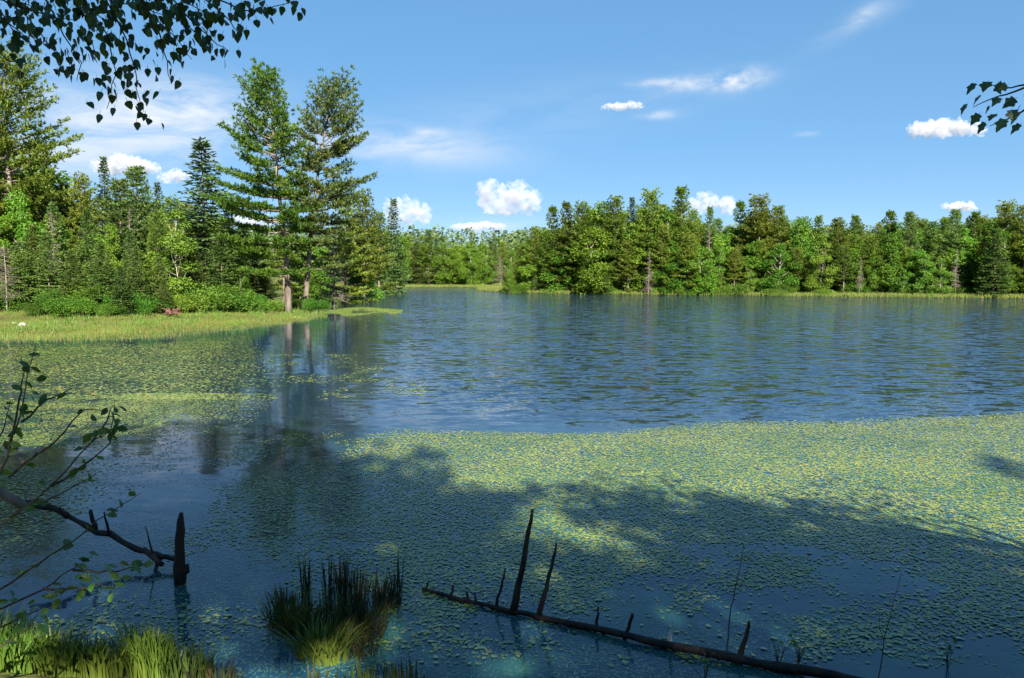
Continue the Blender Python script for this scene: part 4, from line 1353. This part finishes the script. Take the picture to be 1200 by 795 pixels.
# maple on the right: only the end of one bough reaches the view
tm = Vector((7.2, 3.0, gz(7.2, 3.0) - 0.1))
maple = thing('maple_tree', 'maple bough with lobed leaves reaching in at the upper right edge', 'maple tree', tuple(tm))
gg = Geo()
C = [Vector((0, 0, 0)), Vector((-0.1, 0.05, 1.5)), Vector((-0.25, 0.1, 2.9)), Vector((-0.1, 0.1, 3.6)), Vector((-0.2, 0, 4.2))]
gg.tube(wob(C, 0.02, 3, 3), taper(13, 0.11, 0.03), 10)
gg.tube(wob([C[2], at(1330, 90, 4.2) - tm, at(1235, 100, 4.2) - tm], 0.02, 3, 5), taper(7, 0.04, 0.010), 7)
link('trunk', gg.mesh('trunk', M['grey_bark']), maple)
TW = [([(1235, 100), (1200, 104), (1170, 112), (1140, 126)], 0.0), ([(1235, 100), (1205, 100), (1185, 102), (1160, 101)], 0.05), ([(1230, 105), (1205, 125), (1180, 140), (1160, 148)], 0.05), ([(1235, 110), (1215, 135), (1200, 150)], 0.0)]
bo, spots = bough_leaves(maple, TW, 4.2, MAPLE, 0.05, 1.0, 60, r0=0.008)
for x, y in [(1133, 128), (1143, 104), (1158, 102), (1150, 118), (1172, 121), (1160, 132), (1148, 140), (1166, 140), (1155, 150), (1178, 146), (1190, 122), (1196, 130), (1186, 135), (1196, 152), (1180, 106), (1194, 140), (1170, 103),
             (1205, 110), (1210, 130), (1215, 150), (1225, 120)]:
    p = at(x, y - 6, 4.2 + r_.uniform(-0.05, 0.1))
    put_leaf(bo, MAPLE, p - maple.location, (r_.gauss(-0.6, 0.3), r_.gauss(0, 0.3), -0.7), 0.68, r_)

# the rest of the maple: crown over the viewer's right, outside the frame
more = Geo()
gg = Geo()
for cx_, cy_, cz_, cr_, n_ in [(3.9, 1.6, 6.0, 1.25, 420), (4.9, 2.2, 5.2, 1.0, 240), (6.4, 2.6, 5.0, 1.3, 300), (5.2, 3.6, 4.4, 0.6, 110), (4.4, 4.0, 4.25, 0.45, 70)]:  # first clump is added, unseen, towards the sun to shade the bough leaves
    c = Vector((cx_, cy_, cz_))
    a = Vector((7.0, 3.1, 3.7))
    gg.tube(wob([a - tm, a.lerp(c, 0.5) + Vector((0, 0, 0.15)) - tm, c - tm], 0.03, 3, int(cx_ * 10)), taper(7, 0.05, 0.012), 6)
    for _ in range(n_):
        p = c + Vector((r_.gauss(0, 1), r_.gauss(0, 1), r_.gauss(0, 0.7))).normalized() * (cr_ * r_.random() ** 0.5)
        qx, qy, qd = project(np.array([tuple(p)]))
        if qd[0] > 0 and qx[0] < 1240 and qy[0] > -60:
            continue
        q = Vector((r_.gauss(0, 0.6), r_.gauss(0, 0.6), -0.7)).normalized().to_track_quat('Y', 'Z') @ Matrix.Rotation(r_.uniform(-1.3, 1.3), 4, 'Y').to_quaternion()
        me = r_.choice(MAPLE)
        for f in me.polygons:
            vs = [q @ (me.vertices[v_].co * 1.1) + p - tm for v_ in f.vertices]
            more.add(vs, [(0, 1, 2, 3)] if len(vs) == 4 else None, [(0, 1, 2)] if len(vs) == 3 else None)
link('limb', gg.mesh('limb', M['grey_bark']), maple)
ob = link('crown', more.mesh('crown', M['near_leaf'], False), maple)
ob['kind'] = 'stuff'

# alder shrub at the left edge
ab = Vector((-4.3, 4.6, gz(-4.3, 4.6) - 0.05))
alder = thing('alder_shrub', 'straggly shrub with sparse dark leaves reaching in from the left edge', 'shrub', tuple(ab))
TW = [([(-60, 640), (0, 556), (20, 500), (32, 450), (42, 405)], 0.0), ([(10, 535), (22, 470), (28, 440), (25, 418)], 0.1), ([(-70, 660), (10, 610), (60, 570), (108, 518), (128, 505), (150, 498)], 0.15), ([(25, 495), (55, 470), (85, 455)], 0.1),
      ([(60, 570), (100, 545), (128, 520), (135, 470)], 0.2), ([(-70, 640), (-20, 560), (5, 500), (12, 470)], 0.1), ([(108, 518), (125, 495), (132, 475)], 0.15), ([(20, 600), (70, 580), (118, 552)], 0.25), ([(10, 560), (60, 520), (100, 480), (128, 482)], 0.2)]
bo, spots = bough_leaves(alder, TW, 4.5, ALDER, 0.075, 1.0, 80, r0=0.008)
for p in spots:
    put_leaf(bo, ALDER, Vector(p) + Vector((r_.gauss(0, 0.03), r_.gauss(0, 0.03), r_.gauss(0, 0.02))) - alder.location, (r_.gauss(0.5, 0.5), r_.gauss(0, 0.5), r_.gauss(-0.1, 0.4)), 0.95, r_)
ab2 = Vector((-4.0, 4.2, gz(-4.0, 4.2) - 0.05))
low = thing('alder_shrub', 'low shrub with sunlit yellow green leaf sprays over the water at left', 'shrub', tuple(ab2))
TW = [([(-80, 740), (0, 692), (45, 660), (85, 634), (130, 600), (165, 578)], 0.0), ([(-80, 760), (0, 715), (50, 690), (85, 668), (110, 650)], 0.1), ([(85, 668), (115, 672), (145, 668), (172, 660)], 0.1), ([(-80, 770), (0, 735), (35, 720), (70, 708)], 0.0),
      ([(50, 690), (90, 690), (125, 684)], 0.1), ([(-80, 800), (-10, 765), (20, 745), (45, 728)], 0.0)]
bo, spots = bough_leaves(low, TW, 4.4, ALDER, 0.10, 1.0, 90, r0=0.009)
for p in spots:
    put_leaf(bo, ALDER, Vector(p) + Vector((r_.gauss(0, 0.03), r_.gauss(0, 0.03), r_.gauss(0, 0.02))) - low.location, (r_.gauss(0.6, 0.5), r_.gauss(0, 0.5), r_.gauss(-0.1, 0.3)), 1.0, r_)
for x, y in [(100, 668), (112, 676), (122, 662), (130, 672), (140, 660), (150, 668), (158, 660), (168, 662), (118, 690), (108, 684), (92, 676), (40, 706), (52, 700), (62, 710), (30, 716), (70, 702), (80, 690), (134, 684)]:
    put_leaf(bo, ALDER, at(x, y, 4.5) - low.location, (r_.gauss(0.7, 0.4), r_.gauss(-0.2, 0.4), r_.gauss(-0.1, 0.2)), 1.05, r_)

# thin bare saplings over the sunken log and small plants on it
s1 = gp(850, 768, 0.0)
sp_ = stick('bare_sapling', 'thin bare sapling rising beside the forked stub of the log', wob([s1 - Vector((0, 0, .1)), at(857, 712, s1.y), at(866, 672, s1.y), at(872, 636, s1.y)], 0.004, 4, 3), taper(13, 0.006, 0.0022), 'twig', 'sapling', 6)
limb(sp_, 'twig', [at(866, 688, s1.y), at(872, 680, s1.y), at(878, 660, s1.y)], [0.003, 0.0025, 0.0012], 'twig', 4)
limb(sp_, 'twig', [at(869, 655, s1.y), at(880, 650, s1.y), at(888, 640, s1.y)], [0.003, 0.0025, 0.0012], 'twig', 4)
s1 = gp(1026, 806, 0.0)
sp_ = stick('bare_sapling', 'thin bare twig rising from the water near the lower right', wob([s1 - Vector((0, 0, .1)), at(1036, 750, s1.y), at(1048, 705, s1.y), at(1056, 672, s1.y)], 0.004, 4, 8), taper(13, 0.005, 0.002), 'twig', 'sapling', 6)
limb(sp_, 'twig', [at(1036, 750, s1.y), at(1030, 735, s1.y), at(1031, 720, s1.y)], [0.003, 0.0025, 0.0012], 'twig', 4)
for x, y, lab, n in [(912, 776, 'small leafy plant growing on the log right of the forked stub', 9), (936, 772, 'small leafy plant at the end of the log, nearer the lower right', 11), (826, 792, 'small pale leafy plant in the water below the log', 7), (1110, 778, 'small leafy plant in the near water at lower right', 6)]:
    b_ = gp(x, y, 0.04)
    pl_ = thing('water_plant', lab, 'plant', tuple(b_))
    gg = Geo()
    ends = []
    for k in range(n):
        q = Vector((r_.gauss(0, 0.06), r_.gauss(0, 0.05), r_.uniform(0.06, 0.17)))
        gg.tube([(0, 0, -0.05), q * 0.5 + Vector((0, 0, 0.02)), q], [0.003, 0.002, 0.001], 4, False)
        ends.append(q)
    link('stem', gg.mesh('stem', M['twig']), pl_)
    for q in ends:
        put_leaf(pl_, ALDER, q + pl_.location, (r_.gauss(0, 0.6), r_.gauss(0, 0.6), 0.3), 0.6, r_)

# ---------------------------------------------------------------- wood on the bank behind the camera: its shade lies on the near water
for i in range(2):
    kit('tallpine%d' % i, pine_geo(15, 0.715, 130 + i, 2.7, 0.52, 7, needles=6, nl=0.42, nw=0.15, thin=1.1, trunk_r=0.16, shape=0.45, gaps=0.05), 15, 'pine', 'pine_bark')
kit('tallpine2', pine_geo(15, 0.79, 133, 2.7, 0.52, 7, needles=6, nl=0.42, nw=0.15, thin=1.1, trunk_r=0.16, shape=0.45, gaps=0.05), 15, 'pine', 'pine_bark')
SHADE = [  # kind, where its tip's shadow falls (x, y), height, wide, label
    ('tallpine0', -6.0, 10.7, 15.0, 0.9, 'high crowned bare trunked pine behind the viewer, left of its pair'),
    ('tallpine1', -4.0, 10.4, 15.0, 0.9, 'high crowned bare trunked pine behind the viewer, middle one'),
    ('tallpine2', -1.7, 8.3, 15.0, 0.9, 'high crowned bare trunked pine behind the viewer, by the leafy trees'),
    ('broad0', 0.05, 8.0, 14.0, 0.65, 'slim leafy tree on the near bank right behind the viewer'),
    ('broad1', 2.0, 8.5, 14.0, 0.85, 'first full leafy tree along the near bank behind the viewer'),
    ('broad2', 3.65, 7.7, 14.5, 1.0, 'second full leafy tree along the near bank behind the viewer'),
    ('broad3', 4.9, 6.7, 14.0, 1.05, 'third full leafy tree along the near bank behind the viewer'),
    ('broad0', 6.3, 6.0, 14.0, 1.1, 'fourth full leafy tree along the near bank behind the viewer'),
    ('broad1', 8.2, 10.3, 15.0, 0.65, 'leafy tree far along the near bank to the right')]
for k, x, y, H_, wd, lab in SHADE:
    ln = H_ / math.tan(R(SUN_EL))
    plant(k, x + math.sin(R(SUN_AZ)) * ln, y + math.cos(R(SUN_AZ)) * ln, H_, lab, 'leafy_tree' if k[0] == 'b' else 'pine_tree', wide=wd)

# ---------------------------------------------------------------- cumulus clouds
def cloud(px, py, wpx, hpx, label, dist=2600.0, blobs=None, seed=0, dens=0.035):
    c = at(px, py, dist)
    sc = dist / FPX
    bm = bmesh.new()
    r2 = random.Random(seed)
    if blobs is None:
        blobs = []
        for k in range(9):
            f = (k + 0.5) / 9
            xx = (f - 0.5) * 0.82
            blobs.append((xx, r2.uniform(-0.05, 0.22) * (1 - abs(xx) * 1.6), r2.uniform(0.20, 0.34) * (1 - abs(xx) * 0.9)))
    for (bx, bz, br) in blobs:
        mtx = Matrix.Translation((bx * wpx * sc, r2.uniform(-0.12, 0.12) * wpx * sc, bz * hpx * sc)) @ Matrix.Diagonal((br * max(wpx * 0.55, hpx) * sc, br * max(wpx * 0.55, hpx) * sc, br * hpx * 1.25 * sc, 1))
        bmesh.ops.create_icosphere(bm, subdivisions=3, radius=1.0, matrix=mtx)
    me = bpy.data.meshes.new('cloud_raw')
    bm.to_mesh(me)
    bm.free()
    ob = bpy.data.objects.new('cloud_raw', me)
    COL.objects.link(ob)
    md = ob.modifiers.new('r', 'REMESH')
    md.mode = 'VOXEL'
    md.voxel_size = max(wpx, hpx) * sc / 56
    dg = bpy.context.evaluated_depsgraph_get()
    me2 = bpy.data.meshes.new_from_object(ob.evaluated_get(dg))
    bpy.data.objects.remove(ob)
    n = len(me2.vertices)
    co = np.zeros(n * 3)
    me2.vertices.foreach_get('co', co)
    co = co.reshape(-1, 3)
    no = np.zeros(n * 3)
    me2.vertices.foreach_get('normal', no)
    no = no.reshape(-1, 3)
    from mathutils import noise as mn
    amp = hpx * sc * 0.20
    f1 = 5.0 / (hpx * sc)
    d = np.array([mn.fractal(Vector(p) * f1 + Vector((seed * 7.1, 0, 0)), 0.9, 2.0, 4) for p in co])
    co = co + no * (d * amp)[:, None]
    floor_ = -0.30 * hpx * sc
    co[:, 2] = np.where(co[:, 2] < floor_, floor_ + (co[:, 2] - floor_) * 0.35, co[:, 2])
    me2.vertices.foreach_set('co', co.ravel())
    me2.name = 'cloud'
    mm, tt_ = new_mat('cloud_vapour')
    tcn_ = tt_.n('ShaderNodeTexCoord')
    nz_ = tt_.n('ShaderNodeTexNoise', {'Vector': tcn_.outputs['Object'], 'Scale': 4.2 / (hpx * sc), 'Detail': 5.0, 'Roughness': 0.6}).outputs[0]
    de_ = tt_.math('MULTIPLY', tt_.smooth(nz_, 0.34, 0.70), dens * 45.0 / hpx)
    vol = tt_.n('ShaderNodeVolumePrincipled', {'Color': (0.68, 0.68, 0.72, 1), 'Density': de_, 'Anisotropy': 0.0})
    out = tt_.n('ShaderNodeOutputMaterial')
    mm.node_tree.links.new(vol.outputs[0], out.inputs['Volume'])
    mm.cycles.volume_step_rate = 0.5
    me2.materials.clear()
    me2.materials.append(mm)
    o_ = link('cumulus_cloud', me2, None, tuple(c))
    tag(o_, label, 'cloud')
    return o_


cloud(594, 236, 78, 42, 'large white cumulus over the head of the bay, with a turret at its left', seed=1,
      blobs=[(-0.30, 0.34, 0.20), (-0.28, 0.10, 0.30), (-0.05, 0.02, 0.36), (0.15, 0.08, 0.36), (0.32, 0.06, 0.28), (0.0, -0.2, 0.3), (0.25, -0.18, 0.26), (-0.2, -0.2, 0.24), (0.42, -0.12, 0.16)])
cloud(478, 252, 52, 44, 'white cumulus rising right of the pointed spruce', seed=2)
cloud(560, 266, 70, 13, 'low thin cumulus strip beneath the large white one', seed=3, dens=0.018)
cloud(832, 242, 64, 34, 'white cumulus half hidden behind the twiggy pine on the right shore', seed=4)
cloud(1108, 154, 92, 28, 'flat based white cumulus beside the maple leaves', seed=5)
cloud(1126, 243, 44, 15, 'small white cumulus resting on the right shore treetops', seed=6)
cloud(728, 125, 52, 13, 'small oval cumulus high in the middle of the sky', seed=7, dens=0.022)
cloud(150, 196, 84, 30, 'white cumulus showing between the left bank spires', seed=8)
cloud(205, 208, 44, 22, 'smaller white cumulus left of the dark ragged spruce', seed=9)
cloud(290, 262, 60, 30, 'white cumulus glimpsed through the lower boughs of the big pine', seed=10)
